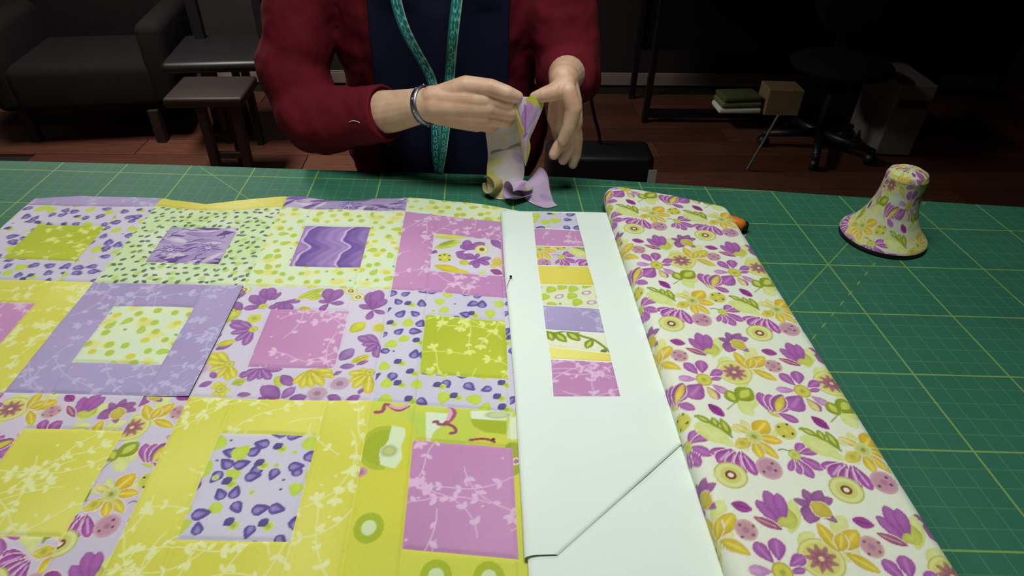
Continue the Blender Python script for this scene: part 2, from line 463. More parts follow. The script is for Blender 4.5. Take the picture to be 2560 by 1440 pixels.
def mixc(a, b, k): return tuple(np.array(a)*(1-k)+np.array(b)*k)
def pink_print(bb, s): return sprig_print(bb, s, (188, 134, 182), (198, 146, 190), (220, 184, 216))
def lav_print(bb, s): return sprig_print(bb, s, (162, 150, 192), (174, 162, 202), (190, 180, 214))
def lime_print(bb, s): return sprig_print(bb, s, (174, 188, 52), (186, 198, 66), (218, 226, 128))
def yel_print(bb, s): return sprig_print(bb, s, (208, 206, 78), (220, 218, 106), (226, 230, 164), 0.08)
def one_drop(p, x, y, a, l, kind='p'):
    d = np.array([math.cos(a), math.sin(a)])*l
    if kind == 'p':
        p.petal((x-d[0], y-d[1]), (x+d[0], y+d[1]), 0.40, (106, 90, 158), (92, 78, 146), prof='drop')
        p.petal((x-d[0]*.35, y-d[1]*.35), (x+d[0]*.8, y+d[1]*.8), 0.36, (150, 136, 192), (128, 112, 178), prof='drop')
    elif kind == 'g': p.petal((x-d[0]*1.1, y-d[1]*1.1), (x+d[0]*1.1, y+d[1]*1.1), 0.44, (192, 212, 84), (182, 204, 72), prof='drop')
    elif kind == 'c':
        p.disc((x+0.005, y-0.004), 0.0105, 0.010, [(1, (204, 214, 120)), (0.7, (186, 202, 90)), (0.3, (160, 184, 80))])
        p.petal((x-0.013, y-0.003), (x+0.003, y+0.010), 0.42, (96, 84, 146), (84, 74, 130))
    elif kind == 's': p.disc((x, y), 0.0065, 0.006, [(1, (200, 208, 140)), (0.5, (178, 194, 104))])
    else: p.disc((x, y), 0.003, 0.0025, [(1, (90, 88, 116))])
def drop_print(bb, seed, ground=((206, 202, 220), (200, 196, 216)), pitch=0.037):
    g = random.Random(seed); p = Print(mottle(*ground, 18, seed))
    for x, y in jitter(bb, pitch, g, 0.3):
        k = g.random()
        one_drop(p, x, y, g.uniform(0, 6.28), g.uniform(0.0125, 0.0165), 'p' if k < .5 else 'g' if k < .7 else 'c' if k < .86 else 's' if k < .94 else 't')
    return p
def drop_centre(bb, seed):
    p = drop_print((bb[0], bb[1], bb[2], .735), seed); z = lambda x, y: pl(400+x/3.428, 800+y/3.428)
    for x, y, a in ((870, 1060, 3.0), (815, 1120, .9), (600, 1135, 2.9), (570, 1230, 2.4), (705, 1235, .4), (390, 1090, 4.4), (1170, 1255, 0.1), (800, 1340, .2), (280, 1375, 3.9), (1290, 1155, 1.2), (1020, 970, 3.1), (1155, 985, .1)): one_drop(p, *z(x, y), a+math.pi, .0155)
    for x, y, a in ((505, 1045, 1.7), (700, 1130, .9), (385, 1270, 1.2), (1290, 1040, 1.6)): one_drop(p, *z(x, y), a+math.pi, .0175, 'g')
    for x, y in ((1030, 1090), (870, 1235), (590, 1390)): one_drop(p, *z(x, y), 0, .015, 'c')
    for x, y in ((1155, 1130), (1000, 1245), (475, 1350)): one_drop(p, *z(x, y), 0, .015, 's')
    for x, y in ((610, 1030), (425, 1135), (490, 1205), (1060, 1370)): one_drop(p, *z(x, y), 0, .015, 't')
    return p
def wave_print(X, Y):
    """purple gradient stripes with scalloped pale lines"""
    w = X+0.013*np.sin(Y*52)+0.005*np.sin(Y*104+1)+(Y-1.55)*0.02
    s = (w+0.500)/0.112; f = s-np.floor(s)
    c = lin((108, 82, 158))[None, None]+(lin((160, 130, 188))-lin((108, 82, 158)))*sstep(f*1.15)[..., None]
    m2 = 0.5+0.5*np.sin(w*210+3*np.sin(Y*40)); c = c*(0.88+0.2*m2[..., None])
    k = sstep((0.055-np.abs(f-0.03))/0.03)[..., None]
    return c+(lin((206, 186, 222))-c)*k*0.85
def brush_print(bb, seed):
    """violet brush-stroke blossoms"""
    g = random.Random(seed); p = Print(mottle((190, 178, 206), (150, 128, 180), 22, seed))
    x0, x1, y0, y1 = bb
    for i in range(60):
        x, y = g.uniform(x0, x1), g.uniform(y0, y1); a = g.uniform(-0.5, 0.9); l = g.uniform(0.02, 0.05)
        d = np.array([math.cos(a), math.sin(a)])*l
        c = g.choice([(128, 98, 164), (166, 146, 196), (208, 198, 220), (108, 82, 150), (178, 160, 200)])
        p.petal((x-d[0], y-d[1]), (x+d[0], y+d[1]), g.uniform(0.08, 0.17), c, mixc(c, (90, 70, 130), 0.4))
    for i in range(12):
        x, y = g.uniform(x0, x1), g.uniform(y0, y1); a = g.uniform(-0.4, 1.4); pts = [(x+t*math.cos(a)*0.012+0.004*math.sin(t*1.7), y+t*math.sin(a)*0.008) for t in range(5)]
        p.line(pts, 0.0016, (84, 60, 122))
    for i in range(2):
        x, y = g.uniform(x0+0.04, x1-0.04), g.uniform(y0+0.03, y1-0.05)
        for k in range(8):
            a = k*0.785; p.petal((x, y), (x+0.032*math.cos(a), y+0.026*math.sin(a)), 0.22, (150, 120, 186), (104, 78, 150), vein=(216, 204, 226))
        p.disc((x, y), 0.007, 0.006, [(1, (214, 206, 224)), (0.5, (120, 100, 160))])
    return p
def wash_print(bb, seed, cols=((232, 224, 120), (212, 196, 60))):
    p = Print(mottle(cols[1], cols[0], 15, seed)); g = random.Random(seed)
    for x, y in jitter(bb, 0.05, g):
        if g.random() < 0.35: p.disc((x, y), g.uniform(0.01, 0.022), g.uniform(0.008, 0.016), [(1, mixc(cols[0], cols[1], 0.3)), (0.7, mixc(cols[0], cols[1], 0.8))])
    return p

# ---- big mixed-flower design: one repeat, drawn in layout units, reused on bolt, quilt and strip
def z8(x, y): return pl(1450+x/3.428, 800+y/3.428, 0.06)
PUR, PUR2, PURL = (170, 102, 172), (142, 76, 148), (202, 158, 204)
YEL, OCH, LIM, LIMP, GRN = (222, 206, 96), (186, 166, 46), (198, 204, 98), (214, 222, 150), (146, 162, 50)
HALO = (236, 214, 212)
def flower_cell():
    p = Print((226, 232, 214)); z = z8
    # pale lime shapes lying under everything
    for a, b, w in [((1340, 720), (1500, 640), .5), ((1360, 700), (1480, 830), .35), ((975, 900), (1290, 1060), .27), ((1010, 880), (1120, 1000), .3), ((1380, 860), (1450, 960), .3),
                    ((1270, 930), (1430, 960), .25), ((1190, 1010), (1320, 1090), .3), ((1180, 380), (1290, 330), .3), ((1480, 470), (1560, 400), .35), ((1140, 330), (1180, 160), .2), ((1420, 330), (1500, 250), .35), ((1350, 1010), (1440, 1130), .3), ((1600, 1000), (1700, 960), .3), ((1440, 520), (1340, 580), .3)]:
        p.petal(z(*a), z(*b), w, LIMP, (202, 212, 120))
    # star-centred disc
    p.disc(z(1320, 455), .037, .036, [(1, (186, 188, 84)), (.93, (218, 218, 140)), (.78, (206, 206, 110)), (.58, (168, 118, 116), .22), (.34, (150, 96, 112), .3), (.12, (226, 200, 150))])
    # ochre blossom over the disc
    for a, b, w in [((1440, 425), (1320, 280), .22), ((1460, 410), (1575, 320), .3), ((1480, 430), (1690, 525), .2), ((1450, 420), (1470, 330), .3), ((1400, 260), (1290, 175), .42)]:
        p.petal(z(*a), z(*b), w, (212, 192, 60), OCH, vein=(226, 216, 120), out=HALO)
    # dusty star flower above
    for a, b, w in [((1300, 200), (1180, 160), .26), ((1300, 190), (1260, 280), .4), ((1320, 190), (1440, 160), .26), ((1320, 200), (1450, 280), .22), ((1310, 190), (1250, 110), .3), ((1310, 190), (1370, 120), .3)]:
        p.petal(z(*a), z(*b), w, (156, 100, 156), (128, 80, 132))
    p.petal(z(1420, 250), z(1290, 180), .42, (196, 186, 84), OCH, out=HALO)
    # half-open violet bloom
    p.petal(z(1120, 200), z(1150, 310), .35, LIM, (170, 178, 70))
    for a, b, w in [((1090, 290), (930, 165), .2), ((1100, 290), (1000, 115), .2), ((1110, 280), (1080, 130), .2), ((1090, 300), (960, 200), .2)]:
        p.petal(z(*a), z(*b), w, PUR, PUR2, prof='broad')
    p.petal(z(1085, 310), z(905, 248), .17, (168, 96, 128), (130, 70, 110), vein=(214, 178, 176), out=HALO)
    p.petal(z(1060, 280), z(1150, 270), .4, LIM, (176, 180, 70))
    # dusky pink spotted bead and leaf-bud
    p.disc(z(850, 312), .019, .02, [(1, (204, 168, 166)), (.8, (192, 150, 156)), (.3, (172, 124, 150), .2)])
    for dx, dy in ((-40, -25), (45, 25), (-30, 35), (50, -20)): p.disc(z(850+dx, 312+dy), .0028, .0026, [(1, (130, 84, 100))])
    p.petal(z(768, 182), z(902, 212), .32, (160, 78, 156), (138, 62, 130), vein=(120, 44, 110), out=HALO)
    # daisy
    for a, b, w, c in [((1010, 475), (893, 372), .3, PUR), ((1045, 465), (1035, 352), .34, PUR), ((1108, 488), (1215, 440), .3, PUR), ((1105, 520), (1210, 505), .22, PUR),
                       ((1000, 515), (838, 505), .24, PURL), ((1040, 555), (930, 675), .42, PUR), ((1125, 560), (1270, 640), .26, (196, 158, 190)), ((1085, 580), (1190, 690), .28, PUR)]:
        p.petal(z(*a), z(*b), w, c, PUR2 if c == PUR else PUR, prof='broad', vein=(190, 130, 190) if c == PUR else None, out=HALO)
    p.petal(z(1090, 590), z(1175, 690), .24, (222, 210, 140), (190, 176, 80))
    p.disc(z(1060, 520), .0165, .018, [(1, (170, 164, 60)), (.85, (206, 200, 84)), (.3, (160, 170, 70), .2)])
    p.petal(z(880, 548), z(800, 690), .28, (150, 96, 150), PUR2, out=HALO); p.petal(z(885, 560), z(815, 690), .18, YEL, OCH)
    # green outlined leaf pair
    for a, b, w in [((1340, 720), (1255, 610), .34), ((1350, 690), (1460, 595), .36)]:
        p.petal(z(*a), z(*b), w+.08, GRN, (130, 146, 40)); p.petal(np.array(z(*a))*.8+np.array(z(*b))*.2, np.array(z(*a))*.15+np.array(z(*b))*.85, w-.06, LIM, (186, 196, 80))
    p.line([z(1260, 775), z(1300, 740), z(1345, 700)], .0014, GRN)
    # plum bud
    p.petal(z(1098, 728), z(1235, 835), .27, (150, 62, 146), (130, 50, 122), vein=(108, 34, 100), out=HALO)
    # green branch
    p.line([z(985, 832), z(1050, 850), z(1120, 895), z(1200, 935), z(1300, 1010)], .0028, GRN)
    for a, b, w in [((1130, 895), (985, 820), .22), ((1180, 930), (1130, 840), .3), ((1290, 1000), (1200, 850), .2)]:
        p.petal(z(*a), z(*b), w, GRN, (130, 146, 40)); p.petal(np.array(z(*a))*.75+np.array(z(*b))*.25, np.array(z(*a))*.2+np.array(z(*b))*.8, w*.6, LIM)
    # violet fan to the right
    p.petal(z(1590, 760), z(1720, 840), .25, LIM, (180, 184, 70))
    for a, b, w in [((1620, 790), (1530, 625), .24), ((1650, 800), (1620, 640), .24), ((1680, 810), (1720, 680), .26), ((1690, 800), (1875, 880), .24), ((1660, 790), (1790, 760), .2)]:
        p.petal(z(*a), z(*b), w, PUR, PUR2, prof='broad', vein=(186, 124, 186), out=HALO)
    # spotted button
    p.disc(z(1760, 955), .0205, .0215, [(1, (206, 206, 120)), (.85, (198, 196, 84)), (.2, (220, 206, 80), .3)])
    for dx, dy in ((-60, -35), (10, -55), (62, 25), (-15, 45)): p.disc(z(1760+dx, 955+dy), .0028, .0028, [(1, (70, 60, 50))])
    # golden blossom
    for a, b, w, c in [((1500, 985), (1600, 870), .38, (222, 186, 48)), ((1530, 1010), (1735, 1050), .26, (224, 196, 56)), ((1520, 1040), (1700, 1195), .2, (216, 196, 70)), ((1490, 1050), (1560, 1200), .26, (222, 200, 66)),
                       ((1460, 1030), (1330, 1100), .3, (216, 206, 104)), ((1470, 980), (1300, 900), .22, (222, 220, 140))]:
        p.petal(z(*a), z(*b), w, c, OCH, vein=(236, 220, 120), out=HALO)
    p.disc(z(1490, 1005), .016, .017, [(1, (204, 210, 140)), (.7, (190, 200, 110), .15), (.3, (150, 150, 70), .2)])
    p.disc(z(1390, 1060), .011, .012, [(1, (206, 196, 80)), (.5, (180, 176, 70), .2)])
    # great striped bloom
    for a, b, w in [((1340, 1130), (1105, 1140), .2), ((1300, 1110), (1180, 1230), .3), ((1330, 1130), (1290, 1290), .26), ((1360, 1130), (1400, 1330), .24), ((1380, 1130), (1510, 1340), .2)]:
        p.petal(z(*a), z(*b), w, (172, 92, 170), (134, 58, 138), prof='broad', vein=(220, 186, 220), out=HALO)
    for a, b, w in [((1850, 1150), (1905, 1060), .3), ((1870, 1150), (2040, 1120), .22), ((1870, 1170), (2085, 1290), .24), ((1850, 1190), (2000, 1360), .24), ((1830, 1190), (1890, 1330), .2), ((1820, 1190), (1800, 1300), .2)]:
        p.petal(z(*a), z(*b), w, PUR, PUR2, prof='broad', vein=(190, 130, 190), out=HALO)
    p.disc(z(1838, 1160), .011, .0125, [(1, (160, 166, 70)), (.85, (200, 204, 104)), (.4, (180, 188, 84), .2)])
    # target disc and dusky bead
    p.disc(z(1290, 1335), .03, .0285, [(1, (176, 184, 76)), (.9, (216, 218, 150)), (.62, (200, 204, 110)), (.34, (122, 62, 58)), (.17, (236, 226, 200))])
    p.disc(z(1620, 1275), .0235, .0245, [(1, (200, 160, 172)), (.8, (190, 146, 164)), (.25, (172, 120, 150), .2)])
    for dx, dy in ((-45, 30), (55, 20), (25, -40)): p.disc(z(1620+dx, 1275+dy), .003, .003, [(1, (110, 64, 84))])
    # curled tendril
    p.line([z(1700, 1120), z(1730, 1110), z(1760, 1118), z(1800, 1125)], .0013, (110, 116, 70))
    return p
CELL = flower_cell(); CU, CV = np.array([.195, -.036]), np.array([-.003, .4205])
def flower_print(bb, ground, off=(0, 0), sc=1.0, rot=0.0):
    p = Print(ground); x0, x1, y0, y1 = bb
    mid = np.array([.5, .9]); tgt = np.array([(x0+x1)/2, (y0+y1)/2])+np.array(off)
    rad = max(x1-x0, y1-y0)*.75+.25
    co, si = math.cos(rot), math.sin(rot)
    n = int(rad/.15)+2
    for j in range(-n, n+1):
        for i in range(-n*2, n*2+1):
            o = np.array([-.5, -.9])+CU*i+CV*j
            ctr = np.array([[co, -si], [si, co]]) @ (o+mid)*sc+tgt
            if ctr[0] < x0-.28 or ctr[0] > x1+.28 or ctr[1] < y0-.36 or ctr[1] > y1+.36: continue
            q = Print(ground); q.s = CELL.moved(o); p.s += q.moved(tgt, sc, rot)
    return p
def lilac_flower(bb, s):
    g = random.Random(s)
    return flower_print(bb, mottle((208, 200, 218), (200, 192, 212), 14, s), (g.uniform(-.1, .1), g.uniform(-.2, .2)), .92, g.uniform(-.3, .3))
def fan(p, z, base, tips, w, c, c2, vein=None, eye=None, out=None):
    for t in tips: p.petal(z(*base), z(*t), w, c, c2, prof='broad', vein=vein, out=out)
    if eye: p.disc(z(*base), .011, .011, [(1, (170, 170, 60)), (.8, (206, 206, 96)), (.4, (176, 184, 74), .2)])
VP, VP2, GY, GY2 = (158, 108, 170), (128, 80, 148), (212, 202, 76), (176, 164, 46)
def frame_floral(bb, seed):
    """lilac ground with violet and yellow half-daisies, beads and buds around a framed square"""
    p = Print(mottle((212, 206, 222), (204, 198, 216), 14, seed))
    z = lambda x, y: pl(400+x/3.428, 800+y/3.428); y4 = lambda x, y: pl(400+x/4.235, 470+y/4.235)
    # far row
    fan(p, y4, (1090, 1250), [(880, 1270), (960, 1130), (1080, 1110)], .24, VP, VP2, eye=1)
    fan(p, y4, (1160, 1190), [(1090, 1060), (1180, 1050), (1280, 1100)], .26, VP, VP2)
    fan(p, y4, (1330, 1200), [(1150, 1270), (1260, 1310), (1380, 1310), (1490, 1210)], .25, VP, VP2)
    for a, b, w in [((1740, 1060), (1440, 1190), .16), ((1740, 1130), (1560, 1180), .28), ((1560, 1060), (1640, 1020), .3), ((1620, 1050), (1740, 980), .3)]: p.petal(y4(*a), y4(*b), w, (200, 208, 92), (168, 182, 58), vein=(150, 164, 50))
    fan(p, y4, (1790, 1220), [(1680, 1190), (1690, 1300), (1780, 1060), (1920, 1070), (1950, 1220)], .26, VP, VP2)
    for c_ in ((2100, 1155), (2020, 1085), (890, 1070)): p.disc(y4(*c_), .018, .017, [(1, (196, 206, 120)), (.75, (222, 222, 160)), (.42, (158, 92, 70)), (.2, (232, 220, 170))])
    fan(p, y4, (2250, 1290), [(2230, 1100), (2320, 1080), (2400, 1180), (2380, 1330), (2200, 1400), (2110, 1240)], .24, VP, VP2)
    p.petal(y4(1470, 1280), y4(1600, 1290), .3, GY, GY2)
    for c_ in ((1000, 1380),): p.disc(y4(*c_), .019, .019, [(1, (208, 210, 130)), (.8, (196, 200, 90)), (.3, (170, 176, 70), .3)])
    p.petal(y4(690, 1420), y4(840, 1250), .3, (200, 206, 90), (168, 178, 60), vein=(140, 150, 50)); p.petal(y4(700, 1380), y4(790, 1300), .4, (206, 212, 110), (180, 190, 70))
    for a, b in (((900, 1440), (750, 1400)), ((860, 1290), (780, 1190)), ((830, 1160), (900, 1080))): p.petal(y4(*a), y4(*b), .25, VP, VP2)
    # left side
    fan(p, z, (800, 80), [(595, 30), (600, 110), (640, 180), (720, 220), (690, 10)], .2, VP, VP2, vein=(186, 146, 196), eye=1)
    p.petal(z(385, 240), z(480, 200), .3, (170, 150, 200), VP); p.petal(z(470, 250), z(620, 200), .26, VP, VP2); p.petal(z(480, 215), z(650, 175), .25, GY, GY2)
    p.petal(z(430, 150), z(530, 110), .3, VP, VP2)
    fan(p, z, (595, 375), [(405, 285), (390, 350), (400, 430), (480, 500), (580, 520), (640, 500), (500, 270)], .19, GY, GY2, vein=(226, 222, 130), eye=1)
    p.disc(z(350, 415), .02, .018, [(1, (208, 188, 206)), (.8, (196, 172, 196))]); p.petal(z(330, 570), z(450, 530), .3, VP, VP2); p.petal(z(470, 500), z(440, 440), .3, VP, VP2)
    fan(p, z, (520, 590), [(440, 560), (450, 650), (540, 660), (600, 610), (560, 530), (480, 530)], .3, (216, 210, 96), (196, 186, 60), eye=1)
    p.petal(z(610, 550), z(740, 500), .3, (192, 202, 80), (160, 174, 50), vein=(140, 154, 40)); p.petal(z(650, 630), z(780, 630), .22, VP, VP2)
    # near side
    fan(p, z, (860, 405), [(672, 480), (750, 520), (850, 505), (945, 505), (1050, 420)], .22, VP, VP2, vein=(186, 146, 196))
    p.petal(z(1020, 660), z(865, 560), .32, VP, VP2); p.petal(z(1040, 660), z(1160, 570), .32, (170, 126, 184), VP2); p.petal(z(990, 480), z(1070, 560), .35, (200, 210, 84), (170, 184, 60)); p.petal(z(1040, 470), z(1130, 560), .3, VP, VP2)
    fan(p, z, (1280, 425), [(1140, 545), (1210, 585), (1300, 580), (1400, 560), (1500, 480), (1480, 440)], .19, GY, GY2, vein=(226, 222, 130))
    for c_ in ((1345, 625), (1540, 545)): p.disc(z(*c_), .022, .02, [(1, (200, 176, 196)), (.85, (188, 160, 180)), (.35, (160, 120, 150), .25)])
    for a, b in (((1100, 670), (1260, 650)), ((1430, 640), (1550, 690)), ((1590, 690), (1720, 655)), ((1480, 470), (1560, 440)), ((830, 660), (900, 670))): p.petal(z(*a), z(*b), .27, VP, VP2)
    # right side
    p.petal(z(1540, 350), z(1660, 250), .36, (160, 130, 184), VP2); p.petal(z(1540, 405), z(1670, 395), .28, (150, 118, 178), VP2); p.petal(z(1640, 370), z(1800, 310), .24, GY, GY2, vein=(150, 160, 50)); p.petal(z(1680, 390), z(1790, 355), .2, VP, VP2)
    fan(p, z, (1880, 200), [(1695, 150), (1730, 215), (1760, 280), (1850, 330), (1770, 130)], .24, VP, VP2, vein=(180, 140, 190))
    fan(p, z, (1800, 455), [(1610, 460), (1620, 530), (1650, 590), (1780, 640), (1720, 420)], .2, GY, GY2, vein=(226, 222, 130), eye=1)
    p.petal(z(1630, 110), z(1760, 20), .36, (208, 208, 80), (176, 178, 50)); p.disc(z(1880, 70), .016, .018, [(1, (206, 206, 120)), (.8, (198, 196, 80))]); p.petal(z(1700, 640), z(1740, 590), .3, VP, VP2)
    return p
def centre_floral(bb, seed):
    p = Print(mottle((214, 208, 222), (206, 202, 216), 14, seed)); z = lambda x, y: pl(860+x/4.235, 480+y/4.235)
    p.petal(z(950, 470), z(1340, 470), .14, (214, 212, 100), (186, 190, 70)); p.petal(z(970, 450), z(1100, 440), .3, (206, 216, 140))
    p.petal(z(960, 590), z(1240, 520), .2, (206, 212, 96), (176, 188, 60), vein=(140, 156, 44)); p.petal(z(1000, 560), z(1180, 510), .14, (150, 166, 50))
    fan(p, z, (1290, 620), [(1240, 560), (1310, 510), (1490, 540), (1180, 650)], .26, VP, VP2)
    fan(p, z, (1400, 710), [(1190, 660), (1300, 650), (1420, 650), (1330, 770), (1400, 805), (1540, 770), (1560, 700)], .24, VP, VP2)
    p.petal(z(1560, 500), z(1680, 600), .25, VP, VP2); p.petal(z(1480, 470), z(1380, 480), .3, VP, VP2)
    p.disc(z(1460, 610), .02, .022, [(1, (206, 212, 130)), (.75, (222, 222, 160)), (.4, (140, 110, 60))])
    p.disc(z(1065, 690), .02, .024, [(1, (212, 214, 120)), (.9, (200, 202, 90)), (.3, (220, 214, 80), .3)])
    for dx, dy in ((-50, -20), (0, -30), (50, -20), (-50, 25), (50, 25)): p.disc(z(1065+dx, 690+dy), .0035, .003, [(1, (80, 76, 50))])
    p.petal(z(950, 780), z(1220, 820), .2, (216, 196, 66), (190, 176, 56)); p.petal(z(1100, 830), z(1330, 850), .18, (220, 206, 84), (196, 186, 60)); p.petal(z(1230, 720), z(1310, 770), .4, (206, 206, 90), (180, 176, 60))
    fan(p, z, (1620, 750), [(1560, 720), (1620, 690), (1690, 720), (1690, 790), (1560, 800)], .35, (224, 196, 110), (206, 176, 80), eye=1)
    p.petal(z(1550, 820), z(1680, 860), .3, (160, 80, 130), VP2); p.petal(z(920, 620), z(990, 640), .4, (150, 90, 140), VP2); p.petal(z(1500, 820), z(1440, 860), .3, (206, 214, 130))
    return p
def whimsy_print(bb, seed):
    """lime and yellow ground with big green half moons, cream bottles and maroon curls"""
    p = Print(mottle((212, 208, 76), (198, 208, 84), 13, seed)); P_ = lambda x, y: pl(860+x/3.428, 800+y/3.428)
    def arc(c, r, a0, a1, w, col, n=9):
        p.line([(c[0]+r*math.cos(a0+(a1-a0)*k/n), c[1]+r*math.sin(a0+(a1-a0)*k/n)) for k in range(n+1)], w, col)
    p.poly([P_(540, 770), P_(700, 800), P_(690, 1010), P_(560, 1000)], (186, 206, 88))
    p.disc(P_(960, 900), .055, .05, [(1, (192, 206, 84))])
    c = P_(330, 1090); p.disc(c, .047, .054, [(1, (172, 188, 62)), (.8, (162, 180, 50))])
    p.poly([P_(480, 880), P_(600, 880), P_(560, 1280), P_(340, 1310), P_(360, 1200)], (204, 206, 70))
    p.poly([P_(410, 905), P_(525, 930), P_(525, 1000), P_(490, 1080), P_(500, 1180), P_(440, 1270), P_(310, 1240), P_(300, 1150), P_(380, 1030)], (212, 228, 190))
    p.disc(P_(385, 1120), .018, .016, [(1, (196, 208, 170)), (.8, (176, 188, 120)), (.5, (188, 200, 130))])
    p.poly([P_(700, 790), P_(890, 800), P_(870, 880), P_(770, 960), P_(735, 1040), P_(705, 1030)], (214, 228, 200))
    p.line([P_(910, 745), P_(945, 790), P_(925, 840), P_(870, 885)], .005, (170, 90, 118)); p.line([P_(900, 760), P_(915, 800), P_(890, 850)], .004, (218, 170, 200))
    p.line([P_(770, 875), P_(800, 870), P_(815, 895), P_(900, 895), P_(950, 925), P_(955, 960), P_(915, 970)], .0036, (150, 80, 104))
    p.line([P_(270, 795), P_(330, 785), P_(360, 720), P_(420, 760), P_(480, 775), P_(550, 740)], .0042, (160, 84, 110)); p.line([P_(400, 740), P_(470, 760), P_(540, 735)], .0036, (222, 160, 196))
    p.poly([P_(1085, 780), P_(1390, 770), P_(1390, 860), P_(1090, 850)], (220, 230, 206))
    p.disc(P_(1320, 812), .03, .012, [(1, (206, 218, 190)), (.85, (180, 192, 140)), (.6, (196, 206, 160))])
    p.poly([P_(1080, 845), P_(1395, 870), P_(1390, 980), P_(1200, 960), P_(1110, 910)], (164, 180, 52))
    p.poly([P_(1420, 830), P_(1480, 830), P_(1500, 1020), P_(1400, 1010)], (216, 226, 196))
    p.disc(P_(1450, 1180), .02, .04, [(1, (160, 170, 60))]); p.disc(P_(1475, 1210), .009, .009, [(1, (226, 216, 200)), (.6, (170, 120, 140))])
    p.disc(P_(140, 1300), .013, .011, [(1, (200, 150, 170)), (.5, (180, 110, 140), .2)]); p.disc(P_(80, 1290), .012, .012, [(1, (216, 224, 180))])
    p.line([P_(1080, 1030), P_(1210, 1020), P_(1290, 1045)], .003, (150, 70, 90)); p.disc(P_(1280, 1022), .004, .003, [(1, (60, 50, 50))])
    g = random.Random(seed)
    for x, y in jitter((bb[0], bb[1], bb[2], .70), .10, g):
        if g.random() < .4: p.disc((x, y), .026, .03, [(1, (166, 182, 52)), (.5, (206, 222, 170))])
    return p
def oval_print(bb, seed):
    g = random.Random(seed); p = Print(mottle((224, 228, 196), (216, 224, 184), 20, seed))
    for x, y in jitter(bb, .036, g, .3):
        k = g.random(); a = g.uniform(0, 3.1)
        if k < .4: p.disc((x, y), .013, .0085, [(1, (168, 128, 160)), (.72, (216, 200, 214)), (.4, (230, 222, 224))], a*.2)
        elif k < .8: p.petal((x-.011, y-.012), (x+.009, y+.014), .42, (188, 204, 78), (172, 190, 60), prof='drop')
        else: p.disc((x, y), .004, .0035, [(1, (130, 170, 100))])
    return p
def vine_print(bb, seed):
    p = Print((228, 230, 204)); x0, x1, y0, y1 = bb; w, h = x1-x0, y1-y0
    q = lambda a, b: (x0+a*w, y0+b*h)
    p.line([q(-.05, .95), q(.15, .82), q(.35, .9), q(.6, .68), q(.8, .5), q(1.0, .05)], .0036, (128, 146, 46))
    for a, b, c, d in ((.15, .85, .32, .45), (.35, .88, .55, .5), (.45, .8, .6, .98), (.75, .55, .62, .2), (.05, .9, .1, .5)):
        p.petal(q(a, b), q(c, d), .3, (140, 158, 50), (116, 136, 40)); p.petal(q(a*.8+c*.2, b*.8+d*.2), q(a*.2+c*.8, b*.2+d*.8), .18, (196, 208, 96))
    p.petal(q(.95, .12), q(.84, .02), .4, (120, 130, 50)); p.petal(q(.8, .95), q(.98, .85), .3, (150, 120, 170)); p.disc(q(.2, .15), .02, .012, [(1, (226, 216, 110))])
    return p

# ------------------------------------------------------------------ the room
plank_cols = [(98, 60, 46), (90, 53, 42), (106, 68, 54), (86, 52, 42)]
PLM = [plank_mat(i, c) for i, c in enumerate(plank_cols)]
bm = bmesh.new(); box(bm, (0.2, 1.4, -0.03), (7.0, 6.0, 0.03)); floor = bm_obj('floor', bm, SUBF); tag(floor, kind='structure')
def room_box(name, c, s, mat):
    bm = bmesh.new(); box(bm, c, s); return tag(bm_obj(name, bm, mat), kind='structure')
WY = 4.22
plank_me = []
for i in range(4):
    bm = bmesh.new(); box(bm, (0, 0, 0), (1.392, 0.187, 0.014))
    me = bpy.data.meshes.new('plank'); bm.to_mesh(me); bm.free(); me.materials.append(PLM[i]); plank_me.append(me)
rg = random.Random(5)
yy = 1.0
row = 0
while yy < WY:
    x = -3.2+(row % 3)*0.45
    while x < 3.3:
        o = bpy.data.objects.new('plank', plank_me[rg.randrange(4)]); C.objects.link(o); o.parent = floor
        o.location = (x+0.7-0.0, yy, -0.0075); x += 1.397
    yy += 0.1905; row += 1
room_box('wall_back', (0.2, WY+0.16, 1.25), (7.0, 0.1, 2.56), WALLM)
room_box('wall_left', (-3.35, 1.4, 1.25), (0.1, 6.0, 2.56), WALLL)
room_box('wall_right', (3.75, 1.4, 1.25), (0.1, 6.0, 2.56), WALLL)
room_box('wall_front', (0.2, -1.65, 1.25), (7.0, 0.1, 2.56), WALLL)
room_box('ceiling', (0.2, 1.4, 2.56), (7.0, 6.0, 0.06), CEILM)
bm = bmesh.new(); box(bm, (0.2, WY+0.1, 0.035), (6.9, 0.018, 0.07)); box(bm, (0.2, WY+0.103, 0.076), (6.9, 0.012, 0.012))
tag(bm_obj('baseboard_back', bm, BASEB, bevel=0.003), kind='structure')

# ------------------------------------------------------------------ table and cutting mat
tb = empty('cutting_table', V(0, 1.1, 0)-Vector((0, 0, T)), 'long work table with pale wood edge under the green cutting mat', 'table')
edge = [(-1.95, 2.125), (-1.09, 2.082), (-0.51, 2.042), (0.303, 1.990), (0.62, 1.945), (1.277, 1.846), (1.95, 1.76), (1.95, 0.36), (-1.95, 0.36)]
def slab(name, poly, z0, z1, mat, parent=None, bevel=0.0):
    bm = bmesh.new(); vs_ = [bm.verts.new((x*U, y*U, z0)) for x, y in poly]; f = bm.faces.new(vs_)
    r = bmesh.ops.extrude_face_region(bm, geom=[f])
    for v in [g for g in r['geom'] if isinstance(g, bmesh.types.BMVert)]: v.co.z = z1
    return bm_obj(name, bm, mat, parent, bevel=bevel)
slab('tabletop', edge, T-0.033, T-0.003, PALEWOOD, tb, 0.004)
for x in (-1.85, 1.85):
    for y in (0.46, 1.66):
        bm = bmesh.new(); box(bm, (x*U, y*U, (T-0.033)/2), (0.055, 0.055, T-0.033)); bm_obj('leg', bm, PALEWOOD, tb, bevel=0.004)
